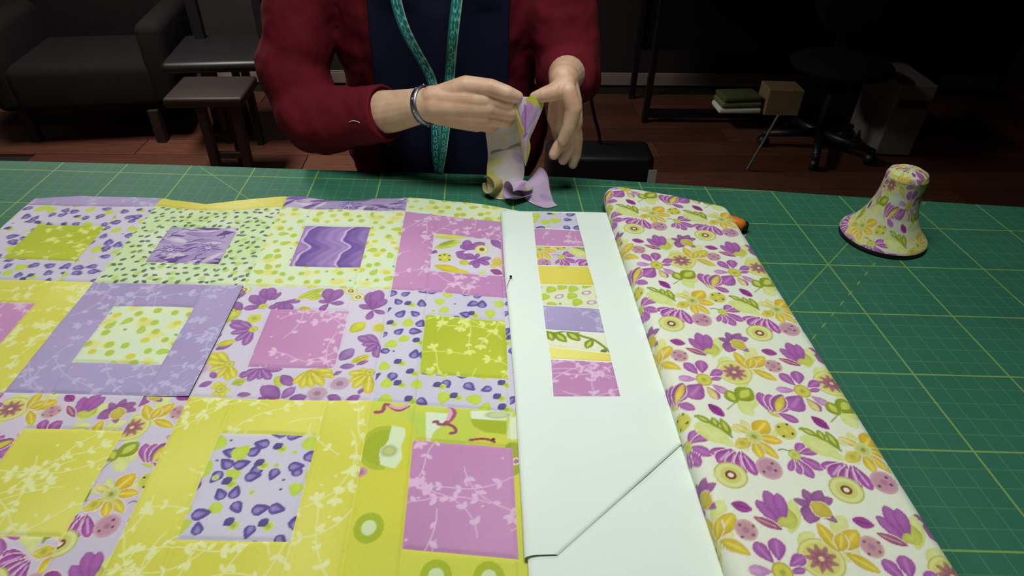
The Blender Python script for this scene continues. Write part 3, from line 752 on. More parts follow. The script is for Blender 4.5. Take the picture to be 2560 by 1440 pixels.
bm = bmesh.new(); box(bm, (0, 1.66*U, T-0.075), (3.6*U, 0.022, 0.08)); bm_obj('apron_rail', bm, PALEWOOD, tb, bevel=0.003)
mpoly = [(-1.93, 2.114), (-1.09, 2.072), (-0.51, 2.031), (0.303, 1.981), (0.62, 1.935), (1.277, 1.836), (1.93, 1.75), (1.93, 0.38), (-1.93, 0.38)]
mato = slab('cutting_mat', mpoly, T-0.003, T, mat_material(), None, 0.0008)
tag(mato, 'large green cutting mat printed with a yellow grid', 'cutting mat')

# ------------------------------------------------------------------ patchwork quilt
HQ = 0.012
quilt = empty('patchwork_quilt', V(-0.4, 1.1, 0), 'pieced quilt top of framed square blocks in purple, pink, lime and yellow prints', 'quilt')
def row_line(y0):
    def f(x):
        x = np.asarray(x, float)
        return y0-0.055*(x+0.42)-0.07*np.clip(x+0.229, 0, None)
    return f
R1, R2, R3 = row_line(1.356), row_line(0.962), row_line(0.54)
def poly_fn(pts):
    p = sorted([tuple(q) for q in pts]); xs = [q[0] for q in p]; ys = [q[1] for q in p]
    return lambda x: np.interp(x, xs, ys)
R0 = poly_fn([(-1.7, 1.80), (-1.3, 1.79), (-.979, 1.782), (-.854, 1.757), (-.74, 1.76), (-.631, 1.781), (-.604, 1.781), (-.52, 1.765), (-.431, 1.766), (-.245, 1.755), (-.10, 1.722), (.064, 1.686), (.17, 1.668)])
top_px = [(403, 491), (430, 497), (475, 501), (515, 507), (560, 503), (600, 497), (640, 493), (700, 488), (715, 487), (750, 488), (800, 495), (840, 499), (870, 500), (910, 497), (935, 493), (1000, 493), (1018, 490), (1060, 493), (1140, 500), (1200, 506), (1252, 515)]
TOP = poly_fn([tuple(pl(*p)) for p in top_px]+[(-1.7, 1.85), (-1.45, 1.83), (-1.25, 1.855), (.17, 1.735)])
ctrn = [0]
def quilt_z(X, Y):
    return 0.0030*wave_noise(X, Y, 3, 14)+0.0014*wave_noise(X, Y, 8, 40)
CLOTH = {'seed': 'pale green cotton with tiny dark seeds', 'dots': 'pale cotton with lime and yellow dots', 'pink': 'pink cotton with pale leafy stems', 'lav': 'lavender cotton with pale leafy stems',
         'lime': 'lime green cotton with pale leafy stems', 'yel': 'yellow cotton with pale leafy stems', 'drop': 'lilac grey cotton with purple drops', 'wave': 'purple cotton with wavy pale lines',
         'brush': 'violet cotton with brush-stroke flowers', 'lilac': 'lilac cotton with mixed flowers', 'frame': 'lilac cotton with violet and yellow half-daisies', 'centre': 'lilac cotton with mixed flowers', 'whimsy': 'lime and yellow cotton with green moons and maroon curls', 'wash': 'yellow watercolour cotton'}
def patch(x0, x1, yt, yb, prn, step=0.0021, hem=False, left_lift=0.0, right_lift=0.0, owner=None, cloth=None):
    """one sewn piece between x0..x1, from curve yb up to curve yt; its print is evaluated at its own points"""
    xm = (x0+x1)/2; hgt = float(yt(xm)-yb(xm))
    n = max(6, int(hgt/step)+1); m = max(6, int((x1-x0)/step)+1)
    a = np.linspace(0, 1, n)[:, None]; xs = np.linspace(x0, x1, m)[None, :]
    X = np.broadcast_to(xs, (n, m)).copy(); yb_, yt_ = yb(xs), yt(xs)
    Y = yb_+(yt_-yb_)*a
    d = np.minimum(np.minimum(X-x0, x1-X), np.minimum(Y-yb_, (yt_-Y) if not hem else 9))
    H = HQ+quilt_z(X, Y)-0.0030*np.exp(-(d/0.0045)**2)
    if left_lift: H = H+left_lift*np.exp(-(X-x0)/0.05)
    if right_lift: H = H+right_lift*np.exp(-(x1-X)/0.06)
    col = prn.paint(X, Y) if isinstance(prn, Print) else prn(X, Y)
    if hem:
        e = np.clip((yt_-Y)/0.012, 0, 1); H = 0.0015+(H-0.0015)*np.sqrt(1-(1-e)**2)
    P = np.stack([X*(1-HQ)*U, Y*(1-HQ)*U, T+H*U], -1)
    o = link('patch', grid_mesh('patch', P, col), FAB, owner or quilt)
    if cloth: o['label'] = CLOTH[cloth]
    return o
def block(x0, x1, yt, yb, frame, centre, seed, step=0.0021, fr=0.095, **kw):
    a, b = x0+fr, x1-fr
    yi_t = lambda x: yt(x)-fr*1.0 if yt is not R0 else poly_fn([(-1.7, 1.70), (-.871, 1.656), (-.689, 1.652), (-.515, 1.665), (-.317, 1.658), (-.133, 1.625), (.17, 1.555)])(x)
    yi_b = lambda x: yb(x)+fr
    bbx = lambda x0_, x1_, f0, f1: (x0_, x1_, float(f0((x0_+x1_)/2))-.03, float(f1((x0_+x1_)/2))+.03)
    kl = {k: v for k, v in kw.items() if k == 'left_lift'}; kr = {k: v for k, v in kw.items() if k == 'right_lift'}
    whole = bbx(x0, x1, yb, yt); F_ = frame(whole, seed); fk, ck = frame.__name__.split('_')[0], (centre.__name__.split('_')[0] if centre.__name__ != '<lambda>' else 'wave')
    bl = bpy.data.objects.new('block', None); C.objects.link(bl); bl.parent = quilt; bl.location = V((x0+x1)/2, float(yb((x0+x1)/2)+yt((x0+x1)/2))/2, 0)-quilt.location; bl.empty_display_size = .03
    kf = dict(owner=bl, cloth=fk)
    patch(x0, a, yt, yb, F_, step, **kl, **kf); patch(b, x1, yt, yb, frame(whole, seed+1) if frame not in (whimsy_print, frame_floral) else F_, step, **kr, **kf)
    patch(a, b, yt, yi_t, F_, step, **kf); patch(a, b, yi_b, yb, F_, step, **kf)
    cb = bbx(a, b, yi_b, yi_t); patch(a, b, yi_t, yi_b, centre(cb, seed+7), step, owner=bl, cloth=ck)
C0, C1, C2, C3, C4 = -1.386, -1.0, -.612, -.229, .157
block(C1, C2, R0, R1, seed_print, brush_print, 11)
block(C2, C3, R0, R1, dots_print, lambda b, s: wave_print, 21)
block(C3, C4, R0, R1, pink_print, centre_floral, 31)
block(C1, C2, R1, R2, lav_print, dots_print, 41, right_lift=0.004)
block(C2, C3, R1, R2, frame_floral, pink_print, 51)
block(C3, C4, R1, R2, drop_print, lime_print, 61)
block(C1, C2, R2, R3, lilac_flower, yel_print, 71)
block(C2, C3, R2, R3, yel_print, drop_centre, 81)
block(C3, C4, R2, R3, whimsy_print, pink_print, 91)
# the columns further along the table
block(C0, C1, R0, R1, drop_print, lime_print, 101, 0.004)
block(C0, C1, R1, R2, yel_print, pink_print, 111, 0.004)
block(C0, C1, R2, R3, pink_print, seed_print, 121, 0.004)
# strip along the far edge
tb_ = lambda x0, x1: (x0, x1, 1.68, 1.87)
patch(C0, C1, TOP, R0, lav_print(tb_(C0, C1), 5), 0.004, hem=True, cloth='lav')
patch(C1, C2, TOP, R0, wash_print(tb_(C1, C2), 6, ((226, 220, 130), (206, 198, 84))), hem=True, cloth='wash')
patch(C2, C3, TOP, R0, brush_print(tb_(C2, C3), 8), hem=True, cloth='brush')
patch(C3, C4, TOP, R0, dots_print(tb_(C3, C4), 9), hem=True, cloth='dots')
# backing under the pieces
bx_ = np.linspace(C0+.004, C4-.004, 60)
pol = [(x*(1-HQ), float(R3(x))*(1-HQ)) for x in bx_]+[(x*(1-HQ), (float(TOP(x))-.012)*(1-HQ)) for x in bx_[::-1]]
slab('backing', pol, T+0.0004, T+0.0026, BATT, quilt)

# ------------------------------------------------------------------ white panel with pieced strip
HW = 0.028
panel = empty('white_pieced_panel', V(.24, 1.1, 0.012), 'folded white cotton panel with a column of bright sewn patches down its middle', 'fabric')
def whitesheet(name, yb, yt, xl, xr, H0, ny, nx, seed, right_drop=True, left_drop=True, amp=1.0):
    a = np.linspace(0, 1, ny)[:, None]; b = np.linspace(0, 1, nx)[None, :]
    Y = yb+(yt-yb)*a+0*b; L, Rr = xl(Y[:, :1]), xr(Y[:, :1]); X = L+(Rr-L)*b
    if name == 'top_layer': Y = Y-0.045*(X-.07)*a**6
    H = H0+amp*(0.0022*wave_noise(X, Y, seed, 12)+0.0008*wave_noise(X, Y, seed+3, 40))
    e = np.clip((X-L)/0.022, 0, 1); H = (0.0175+(H-0.0175)*np.sqrt(1-(1-e)**2)) if left_drop else H
    e = np.clip((Rr-X)/0.012, 0, 1); H = (H-0.0045*(1-np.sqrt(1-(1-e)**2))) if right_drop else H
    e = np.clip((yt-(yb+(yt-yb)*a)+0*X)/0.014, 0, 1); H = 0.0165+(H-0.0165)*np.sqrt(1-(1-e)**2)
    P = np.stack([X*(1-HW)*U, Y*(1-HW)*U, T+H*U], -1)
    return link(name, grid_mesh(name, P), WHITE, panel), H
e1, e2 = pl(1690, 1110), pl(1575, 1213)
sl_ = (e1[0]-e2[0])/(e1[1]-e2[1])
edgeR = poly_fn([tuple(pl(*p))[::-1] for p in [(1512, 541), (1540, 620), (1572, 720), (1612, 830), (1650, 960), (1690, 1110), (1727, 1213)]]+[(.45, .392)])
edgeL = poly_fn([tuple(pl(*p))[::-1] for p in [(1252, 530), (1262, 680), (1274, 800), (1288, 980), (1302, 1213)]]+[(.45, .07)])
def xr_top(y):
    return np.minimum(edgeR(y)+.014, e1[0]+.010+(y-e1[1])*sl_)
whitesheet('under_layer', .47, 1.60, lambda y: edgeL(y)+.006, lambda y: edgeR(y)+.016, HW-.0045, 220, 80, 31)
ytop_w = float(pl(1325, 522)[1])
top_o, _ = whitesheet('top_layer', .592, ytop_w, edgeL, xr_top, HW, 420, 130, 17)
def panel_h(X, Y):
    return HW+0.0022*wave_noise(X, Y, 17, 12)+0.0008*wave_noise(X, Y, 20, 40)
def quad_patch(px4, prn, step=0.0021, name='patch', hadd=0.0018):
    """px4: corners top-left, top-right, bottom-right, bottom-left"""
    q = [pl(*p) for p in px4]; w = np.linalg.norm(q[1]-q[0]); h = np.linalg.norm(q[3]-q[0])
    n = max(5, int(h/step)+1); m = max(5, int(w/step)+1)
    a = np.linspace(0, 1, n)[:, None, None]; b = np.linspace(0, 1, m)[None, :, None]
    Q = (q[3]*(1-b)+q[2]*b)*(1-a)+(q[0]*(1-b)+q[1]*b)*a
    X, Y = Q[..., 0], Q[..., 1]
    da = np.minimum(a, 1-a)[..., 0]*h; db = np.minimum(b, 1-b)[..., 0]*w; d = np.minimum(da+0*db, db+0*da)
    H = panel_h(X, Y)+hadd-0.0022*np.exp(-(d/0.004)**2)
    bb = (X.min(), X.max(), Y.min(), Y.max()); p = prn(bb)
    col = p.paint(X, Y) if isinstance(p, Print) else p(X, Y)
    P = np.stack([X*(1-HW)*U, Y*(1-HW)*U, T+H*U], -1)
    return link(name, grid_mesh(name, P, col), FAB, panel)
Ls = [(1329, 529), (1334, 572), (1338, 615), (1343, 662), (1350, 710), (1356, 762), (1363, 824), (1370, 866), (1376, 898), (1382, 993)]
Rs = [(1440, 533), (1450, 577), (1462, 618), (1472, 666), (1487, 714), (1499, 772), (1513, 834), (1526, 884), (1531, 905), (1553, 992)]
prs = [lambda b: drop_print(b, 201), lambda b: pink_print(b, 202), lambda b: lilac_flower(b, 203), lambda b: wash_print(b, 204, ((226, 216, 110), (212, 194, 52))),
       lambda b: oval_print(b, 205), lambda b: lav_print(b, 206), lambda b: vine_print(b, 207), lambda b: wash_print(b, 208, ((232, 226, 130), (222, 206, 84))), lambda b: pink_print(b, 209)]
for i in range(9): quad_patch((Ls[i], Rs[i], Rs[i+1], Ls[i+1]), prs[i])
# ball-headed pin and thread end at the panel's edge
c = pl(1277, 692, HW+.004); root = V(c[0], c[1], HW+.001)
pin = empty('ball_pin', root, 'tiny dark blue ball-headed pin stuck in the white panel edge', 'pin')
bm = bmesh.new(); bmesh.ops.create_icosphere(bm, subdivisions=2, radius=0.0022, matrix=Matrix.Translation(root+Vector((0, 0, .0022)))); bm_obj('head', bm, BLUEBLACK, pin, True)
pipe('shaft', [root+Vector((0, 0, .0018)), root+Vector((-.004, -.012, .0006)), root+Vector((-.007, -.022, -.001))], .0004, SILVER, pin, 6)

# ------------------------------------------------------------------ floral bolt
XL, XR, HB, RB = .388, .757, .062, .030
bolt = empty('fabric_bolt', V(.575, 1.1, 0), 'large flat bolt wrapped in cream cotton with purple and yellow flowers', 'fabric bolt')
def bolt_section(n_arc=14, step=.0022):
    prof = []                       # (x, h, print coordinate)
    def arc(cx, cy, a0, a1, s0, sgn):
        for k in range(n_arc+1):
            a = a0+(a1-a0)*k/n_arc; prof.append((cx+RB*math.cos(a), cy+RB*math.sin(a), s0+RB*abs(a-a0)*1.0))
    l_arc = RB*math.pi/2
    arc(XL+RB, RB+.001, math.pi*1.5, math.pi, XL+RB-2*l_arc-(HB-2*RB), 1)
    arc(XL+RB, HB-RB, math.pi, math.pi/2, XL+RB-l_arc, 1)
    for x in np.arange(XL+RB+step, XR-RB, step): prof.append((x, HB, x))
    arc(XR-RB, HB-RB, math.pi/2, 0, XR-RB, 1)
    arc(XR-RB, RB+.001, 0, -math.pi/2, XR-RB+l_arc+(HB-2*RB), 1)
    return np.array(prof)
prof = bolt_section(); xs, hs, ss = prof.T
yend = np.interp(xs, [XL, .45, .60, XR], [1.80, 1.80, 1.745, 1.668])
yend = yend-.05*(1-np.sqrt(np.clip(1-(1-np.clip((xs-XL)/.05, 0, 1))**2, 0, 1)))
n = 640; a = np.linspace(0, 1, n)[:, None]; y0b = .43
Y = y0b+(yend[None]-y0b)*a; X = np.broadcast_to(xs[None], Y.shape); Hh = np.broadcast_to(hs[None], Y.shape).copy(); S = np.broadcast_to(ss[None], Y.shape)
top = np.clip((hs-RB)/(HB-RB), 0, 1)[None]
Hh = Hh+top*(.0012*wave_noise(X, Y, 61, 9)+.0005*wave_noise(X, Y, 64, 30))
ed = np.clip((yend[None]-Y)/.016, 0, 1); Hh = np.where(Hh > .03, .03+(Hh-.03)*(.35+.65*np.sqrt(1-(1-ed)**2)), Hh)
fp = Print(mottle((226, 232, 214), (218, 226, 206), 9, 77))
for j in range(-3, 4):
    for i in range(-4, 5):
        o = CU*i+CV*j
        cx_ = .5+o[0]; cy_ = .9+o[1]
        if cx_ < .1 or cx_ > 1.05 or cy_ < .1 or cy_ > 2.2: continue
        fp.s += CELL.moved(o)
col = fp.paint(S, Y, .0018)
link('wrapped_fabric', grid_mesh('wrapped_fabric', np.stack([X*U, Y*U, T+Hh*U], -1), col), FAB, bolt)
# folded layers showing at the ends, around a cardboard core
slab('cardboard_core', [(XL+.03, y0b-.004), (XR-.03, y0b-.004), (XR-.03, 1.655), (.60, 1.72), (XL+.05, 1.745)], T+.022*U, T+.036*U, CREAM, bolt)
slab('folded_layers', [(XL+.012, y0b+.004), (XR-.012, y0b+.004), (XR-.012, 1.652), (.60, 1.728), (XL+.06, 1.77), (XL+.012, 1.73)], T+.004*U, T+.05*U, WHITE, bolt)

# ------------------------------------------------------------------ orange-handled tool by the bolt
c = pl(1850, 562, .02); base = V(c[0], c[1], .0)
tool = empty('hand_tool', base, 'small orange-handled tool with dark tip poking out beside the floral bolt', 'tool')
ax = Vector((.86, -.42, -.10)).normalized(); q = ax.to_track_quat('Z', 'Y').to_matrix().to_4x4(); mm = Matrix.Translation(V(c[0]-.016, c[1]+.006, .022)) @ q
def lathe_at(name, prof_, mat, parent, m, n=32):
    P = lathe(prof_, n); P = np.einsum('ij,abj->abi', np.array(m.to_3x3()), P)+np.array(m.translation)
    return link(name, grid_mesh(name, P, close_u=True), mat, parent)
lathe_at('handle', [(.0001, -.05), (.008, -.048), (.0105, -.03), (.0115, -.01), (.0118, .0), (.0112, .010), (.0095, .017), (.0001, .0172)], ORANGE, tool, mm)
lathe_at('tip', [(.0001, .016), (.0096, .0165), (.0096, .0185), (.0080, .0225), (.005, .0245), (.0001, .025)], BLACK, tool, mm)
mm2 = Matrix.Translation(V(c[0]-.006, c[1]-.012, .0045)) @ Matrix.Rotation(.3, 4, 'Y')
lathe_at('guard', [(.0140, -.0012), (.0158, -.0012), (.0160, .0), (.0158, .0012), (.0140, .0012), (.0140, -.0012)], AMBER, tool, mm2)

# ------------------------------------------------------------------ bell-shaped printed holder at the mat's far right
c = pl(2205, 588, .01); base = V(c[0], c[1], 0)
bell = empty('fabric_holder', base, 'flared bell-shaped holder covered in yellow floral print on the mat', 'holder')
pr = [(.118, .012), (.1205, .016), (.118, .021), (.108, .031), (.094, .046), (.080, .068), (.068, .095), (.060, .125), (.055, .16), (.054, .19), (.055, .205), (.050, .218), (.035, .226), (.015, .229), (.0005, .2295)]
pr2 = []
for i in range(len(pr)-1):
    for t in np.linspace(0, 1, 8, endpoint=False): pr2.append((pr[i][0]*(1-t)+pr[i+1][0]*t, pr[i][1]*(1-t)+pr[i+1][1]*t))
pr2.append(pr[-1]); pr2 = np.array(pr2); na = 260
ang = np.linspace(0, 2*np.pi, na, endpoint=False)
arc_ = np.concatenate([[0], np.cumsum(np.hypot(np.diff(pr2[:, 0]), np.diff(pr2[:, 1])))])
SX = np.broadcast_to(ang[None]*.085, (len(pr2), na)); SY = np.broadcast_to(arc_[:, None], (len(pr2), na))
fpb = flower_print((0, .54, 0, .3), mottle((214, 208, 110), (200, 212, 200), 22, 4), (0, 0), .8)
colb = fpb.paint(SX, SY)
PB = np.stack([(pr2[:, :1]*np.cos(ang)[None])*U+base.x, (pr2[:, :1]*np.sin(ang)[None])*U+base.y, np.broadcast_to(pr2[:, 1:]*U, (len(pr2), na))+T], -1)
link('cover', grid_mesh('cover', PB, colb, close_u=True), FAB, bell)
lathe_at('base_rim', [(.0001, .0), (.116*U, .0), (.1195*U, .003*U), (.1195*U, .012*U), (.115*U, .015*U), (.0001, .015*U)], BLACK, bell, Matrix.Translation(base), 64)

# ------------------------------------------------------------------ the person
def J(px, py, dy, base): return W(px, py, base+dy/100.0/U)
person = empty('person', (-.076, 1.335, 0), 'person in dark red sweater and navy apron unrolling a fabric strip with both hands', 'person')
XC, YC, TA, TB = -.076, 1.345, .215, .135
def ell(bm, c, s, rot=None):
    m = Matrix.Translation(Vector(c)) @ (rot or Matrix.Identity(4)) @ Matrix.Diagonal((*s, 1))
    bmesh.ops.create_icosphere(bm, subdivisions=4, radius=1.0, matrix=m)
body = bmesh.new()
# trunk, neck and head (mostly hidden by clothes or above the view)
ell(body, (XC, YC, 1.18), (TA*.92, TB*.9, .30)); ell(body, (XC, YC+.02, .95), (TA*.95, TB*.95, .16))
sh_r, sh_l = Vector((XC-.185, YC+.02, 1.40)), Vector((XC+.185, YC+.02, 1.40))
tube(body, [sh_r, sh_l], [.062, .062])
tube(body, [(XC, YC+.02, 1.42), (XC, YC, 1.53)], [.062, .055])
ell(body, (XC, YC-.01, 1.64), (.073, .092, .112)); ell(body, (XC, YC-.045, 1.585), (.05, .055, .055)); ell(body, (XC, YC-.105, 1.625), (.013, .016, .022))
for s_ in (-1, 1): ell(body, (XC+s_*.075, YC+.005, 1.635), (.010, .020, .032))
# arm holding the strip (on the left of the picture)
BR = 1.86
el_r = W(772, 300, 2.12); wr_r = J(1078, 262, 1.5, BR)
tube(body, [sh_r, W(728, 165, 2.2), el_r], [.050, .046, .044])
tube(body, [el_r, W(905, 286, 2.03), W(985, 278, 1.965), J(1045, 266, 3, BR), wr_r], [.046, .0425, .0375, .0315, .0295])
def hand(bm, pts, base): return [J(*p, base) for p in pts]
def chain(bm, pts, radii, base): tube(bm, [J(*p, base) for p in pts], radii)
# palm and back of the loosely closed hand
for a_, b_, r0, r1 in (((1082, 246, 1), (1212, 248, -.8), .0220, .0185), ((1084, 262, .6), (1222, 268, -1.0), .0235, .0185), ((1086, 274, .8), (1214, 290, -.6), .0230, .0185), ((1090, 282, 1.2), (1192, 306, .2), .0200, .0170)):
    chain(body, [a_, tuple((np.array(a_)+np.array(b_))/2), b_], [r0, (r0+r1)/2+.001, r1], BR)
chain(body, [(1212, 248, -.8), (1268, 258, -1.2), (1296, 266, .8), (1288, 252, 2.2)], [.0165, .0148, .0118, .0095], BR)   # index
chain(body, [(1222, 268, -1.0), (1278, 278, -1.0), (1292, 286, 1.4), (1262, 284, 3.2)], [.0165, .0150, .0125, .0105], BR)  # middle
chain(body, [(1214, 290, -.6), (1262, 299, -.5), (1272, 301, 2.0), (1238, 296, 3.6)], [.0162, .0148, .0122, .0100], BR)    # ring
chain(body, [(1192, 306, .2), (1228, 314, .6), (1236, 312, 2.8), (1206, 302, 3.6)], [.0150, .0130, .0108, .0090], BR)      # little
chain(body, [(1098, 240, 1.2), (1165, 214, .2), (1228, 218, -1.4), (1268, 232, -2.0), (1294, 242, -1.5)], [.0190, .0170, .0138, .0124, .0100], BR)  # thumb
# other arm, hand hanging open beside the strip
BL = 1.875
el_l = W(1424, 178, 2.15); wr_l = J(1409, 198, 2.0, BL)
tube(body, [sh_l, el_l], [.055, .046])
tube(body, [el_l, W(1418, 184, 2.04), wr_l], [.044, .036, .0265])
for a_, b_, r0, r1 in (((1398, 204, 1.6), (1388, 296, 1.6), .0175, .0150), ((1406, 200, 1.6), (1406, 308, .6), .0190, .0165), ((1414, 200, 1.6), (1424, 312, -.4), .0190, .0170), ((1420, 204, 1.6), (1435, 306, -.8), .0175, .0160)):
    chain(body, [a_, tuple((np.array(a_)+np.array(b_))/2+np.array([3, 0, 0])), b_], [r0, (r0+r1)/2+.001, r1], BL)
chain(body, [(1388, 296, 1.6), (1396, 335, 2.6), (1402, 360, 3.0), (1404, 378, 2.2)], [.0135, .0120, .0105, .0090], BL)       # index, folded behind
chain(body, [(1406, 308, .6), (1414, 346, .0), (1396, 366, -1.2), (1385, 386, -1.4)], [.0145, .0122, .0112, .0100], BL)       # middle
chain(body, [(1424, 312, -.4), (1432, 352, .2), (1419, 380, -.4), (1408, 400, -.6)], [.0140, .0118, .0106, .0096], BL)        # ring
chain(body, [(1435, 306, -.8), (1443, 350, .0), (1440, 386, .4), (1432, 411, .4)], [.0130, .0108, .0100, .0088], BL)          # little
chain(body, [(1420, 228, -2.0), (1434, 270, -2.6), (1424, 315, -2.6), (1407, 350, -2.2)], [.0150, .0150, .0125, .0098], BL)   # raised side of the palm
chain(body, [(1412, 214, -.4), (1384, 230, -1.6), (1360, 237, -1.8), (1338, 244, -1.2)], [.0185, .0155, .0130, .0105], BL)    # thumb
bo = bm_obj('body', body, SKIN, person, True); remesh(bo, .0019, 4, .5)
# sweater: trunk and sleeves
sw = bmesh.new()
ell(sw, (XC, YC+.01, 1.17), (TA, TB+.01, .34)); ell(sw, (XC, YC+.015, .92), (TA*1.06, TB*1.1, .20)); ell(sw, (XC, YC+.01, 1.36), (.20, .10, .09))
tube(sw, [sh_r+Vector((0, 0, .0)), W(728, 165, 2.2), W(764, 270, 2.13)], [.074, .068, .064]); tube(sw, [sh_l, el_l], [.074, .066])
tube(sw, [W(760, 268, 2.13), W(790, 300, 2.11), W(860, 296, 2.07), W(925, 289, 2.015)], [.066, .066, .060, .053])
a_, b_ = W(925, 289, 2.015), W(962, 283, 1.985); d_ = b_-a_
bmesh.ops.create_cone(sw, cap_ends=True, segments=32, radius1=.053, radius2=.048, depth=d_.length, matrix=Matrix.Translation((a_+b_)/2) @ d_.to_track_quat('Z', 'Y').to_matrix().to_4x4())
tube(sw, [el_l, W(1422, 183, 2.08)], [.062, .055])
so = bm_obj('sweater', sw, SWEATER, person, True); remesh(so, .006, 8, .5)
tx = bpy.data.textures.new('cloth_creases', 'CLOUDS'); tx.noise_scale = .075; tx.noise_depth = 2
dm = so.modifiers.new('creases', 'DISPLACE'); dm.texture = tx; dm.strength = .022; dm.mid_level = .5; dm.texture_coords = 'GLOBAL'
cuff_m = Matrix.Translation(b_-d_.normalized()*.004) @ d_.to_track_quat('Z', 'Y').to_matrix().to_4x4()
lathe_at('cuff', [(.040, -.016), (.0505, -.018), (.0525, -.010), (.0520, .004), (.0500, .0085), (.0465, .009), (.0450, .004), (.0440, -.016)], SWEATER, person, cuff_m, 56)
# apron bib over the front
ax0, ax1 = W(955, 410, 2.06).x, W(1268, 410, 2.06).x
xs_ = np.linspace(ax0, ax1, 60)[None]; zs_ = np.linspace(.45, 1.32, 80)[:, None]
kk = np.where(zs_ < .95, 1.08, 1.08-.0*(zs_-.95))
yy_ = YC+.012-(TB*1.1+.012)*np.sqrt(np.clip(1-((xs_-XC)/(TA*1.06+.02))**2, 0, 1))+.006*np.sin(xs_*40+zs_*6)*(zs_ < 1.2)+.05*np.clip(zs_-1.12, 0, 1)
PA = np.stack([np.broadcast_to(xs_, (80, 60)), np.broadcast_to(yy_, (80, 60)), np.broadcast_to(zs_, (80, 60))], -1)
ap = link('apron', grid_mesh('apron', PA), NAVY, person); md = ap.modifiers.new('thick', 'SOLIDIFY'); md.thickness = .003; md.offset = -1
tr = bmesh.new()
for s_ in (-1, 1): tube(tr, [(XC+s_*.095, YC+.02, .86), (XC+s_*.1, YC, .48), (XC+s_*.1, YC+.02, .09)], [.098, .068, .05])
ell(tr, (XC, YC+.02, .88), (.19, .13, .12)); to = bm_obj('trousers', tr, NAVY, person, True); remesh(to, .008, 6)
for s_ in (-1, 1):
    bm = bmesh.new(); ell(bm, (XC+s_*.1, YC-.045, .042), (.046, .125, .042)); ell(bm, (XC+s_*.1, YC+.03, .07), (.042, .05, .06)); o = bm_obj('shoe', bm, BLACK, person, True); remesh(o, .006, 4)
hr = bmesh.new(); ell(hr, (XC, YC+.02, 1.672), (.086, .098, .098)); ell(hr, (XC, YC+.055, 1.6), (.084, .06, .10))
for s_ in (-1, 1): ell(hr, (XC+s_*.07, YC+.02, 1.62), (.022, .055, .09))
ho = bm_obj('hair', hr, HAIR, person, True); remesh(ho, .006, 3)

# bracelets
def ring_part(name, c, axis, r, wd, th, mat, parent, squash=1.0, n=64):
    q = Vector(axis).to_track_quat('Z', 'Y').to_matrix().to_4x4(); m = Matrix.Translation(c) @ q @ Matrix.Diagonal((1, squash, 1, 1))
    return lathe_at(name, [(r, -wd), (r+th*.7, -wd*.9), (r+th, 0), (r+th*.7, wd*.9), (r, wd), (r-.0004, 0), (r, -wd)], mat, parent, m, n)
bc = J(1065, 264, 2.4, BR); bax = wr_r-W(985, 278, 1.965)
br = empty('bracelet', bc, 'shiny silver bangle around the wrist next to the red cuff', 'bracelet')
ring_part('band', bc, bax, .0325, .0066, .0030, SILVER, br)
for k in range(10):
    a = k*math.tau/10; q = Vector(bax).to_track_quat('Z', 'Y').to_matrix()
    p_ = bc+q @ Vector((math.cos(a)*.0352, math.sin(a)*.0352, 0)); bm = bmesh.new()
    bmesh.ops.create_icosphere(bm, subdivisions=2, radius=.0026, matrix=Matrix.Translation(p_)); bm_obj('bead', bm, SILVER, br, True)

# tape measure hanging round the neck: two strands meeting low on the apron
tape = empty('tape_measure', W(1098, 430, 2.0), 'teal tape measure with pale numbers hanging in front of the navy apron', 'tape measure')
def catmull(pts, k=10):
    pts = np.array(pts, float); out = []
    for i in range(len(pts)-1):
        p0, p1, p2, p3 = pts[max(i-1, 0)], pts[i], pts[i+1], pts[min(i+2, len(pts)-1)]
        for t in np.linspace(0, 1, k, endpoint=False):
            out.append(0.5*((2*p1)+(-p0+p2)*t+(2*p0-5*p1+4*p2-p3)*t*t+(-p0+3*p1-3*p2+p3)*t**3))
    out.append(pts[-1]); return np.array(out)
def ribbon(name, L, R_, prn, parent, m=40, k=12, bulge=0.0, mat=None, scale=1.0, thick=0.0):
    wp = lambda p: list(p) if isinstance(p, Vector) else list(W(*p))
    Lw = catmull([wp(p) for p in L], k); Rw = catmull([wp(p) for p in R_], k)
    b = np.linspace(0, 1, m)[None, :, None]
    P = Lw[:, None]*(1-b)+Rw[:, None]*b
    P[..., 1] -= bulge*np.sin(np.pi*b[..., 0])
    P[..., 2] = np.maximum(P[..., 2], T+.0012)
    mid = P[:, m//2]; s = np.concatenate([[0], np.cumsum(np.linalg.norm(np.diff(mid, axis=0), axis=1))])/U
    w = np.linalg.norm(P[:, -1]-P[:, 0], axis=1).mean()/U
    SX = np.broadcast_to(np.linspace(0, w, m)[None], P.shape[:2]); SY = np.broadcast_to(s[:, None], P.shape[:2])
    col = None
    if prn is not None:
        p = prn((0, w, 0, s[-1])); col = p.paint(SX, SY)
    o = link(name, grid_mesh(name, P, col), mat or FAB, parent)
    if thick: md = o.modifiers.new('thick', 'SOLIDIFY'); md.thickness = thick
    return o
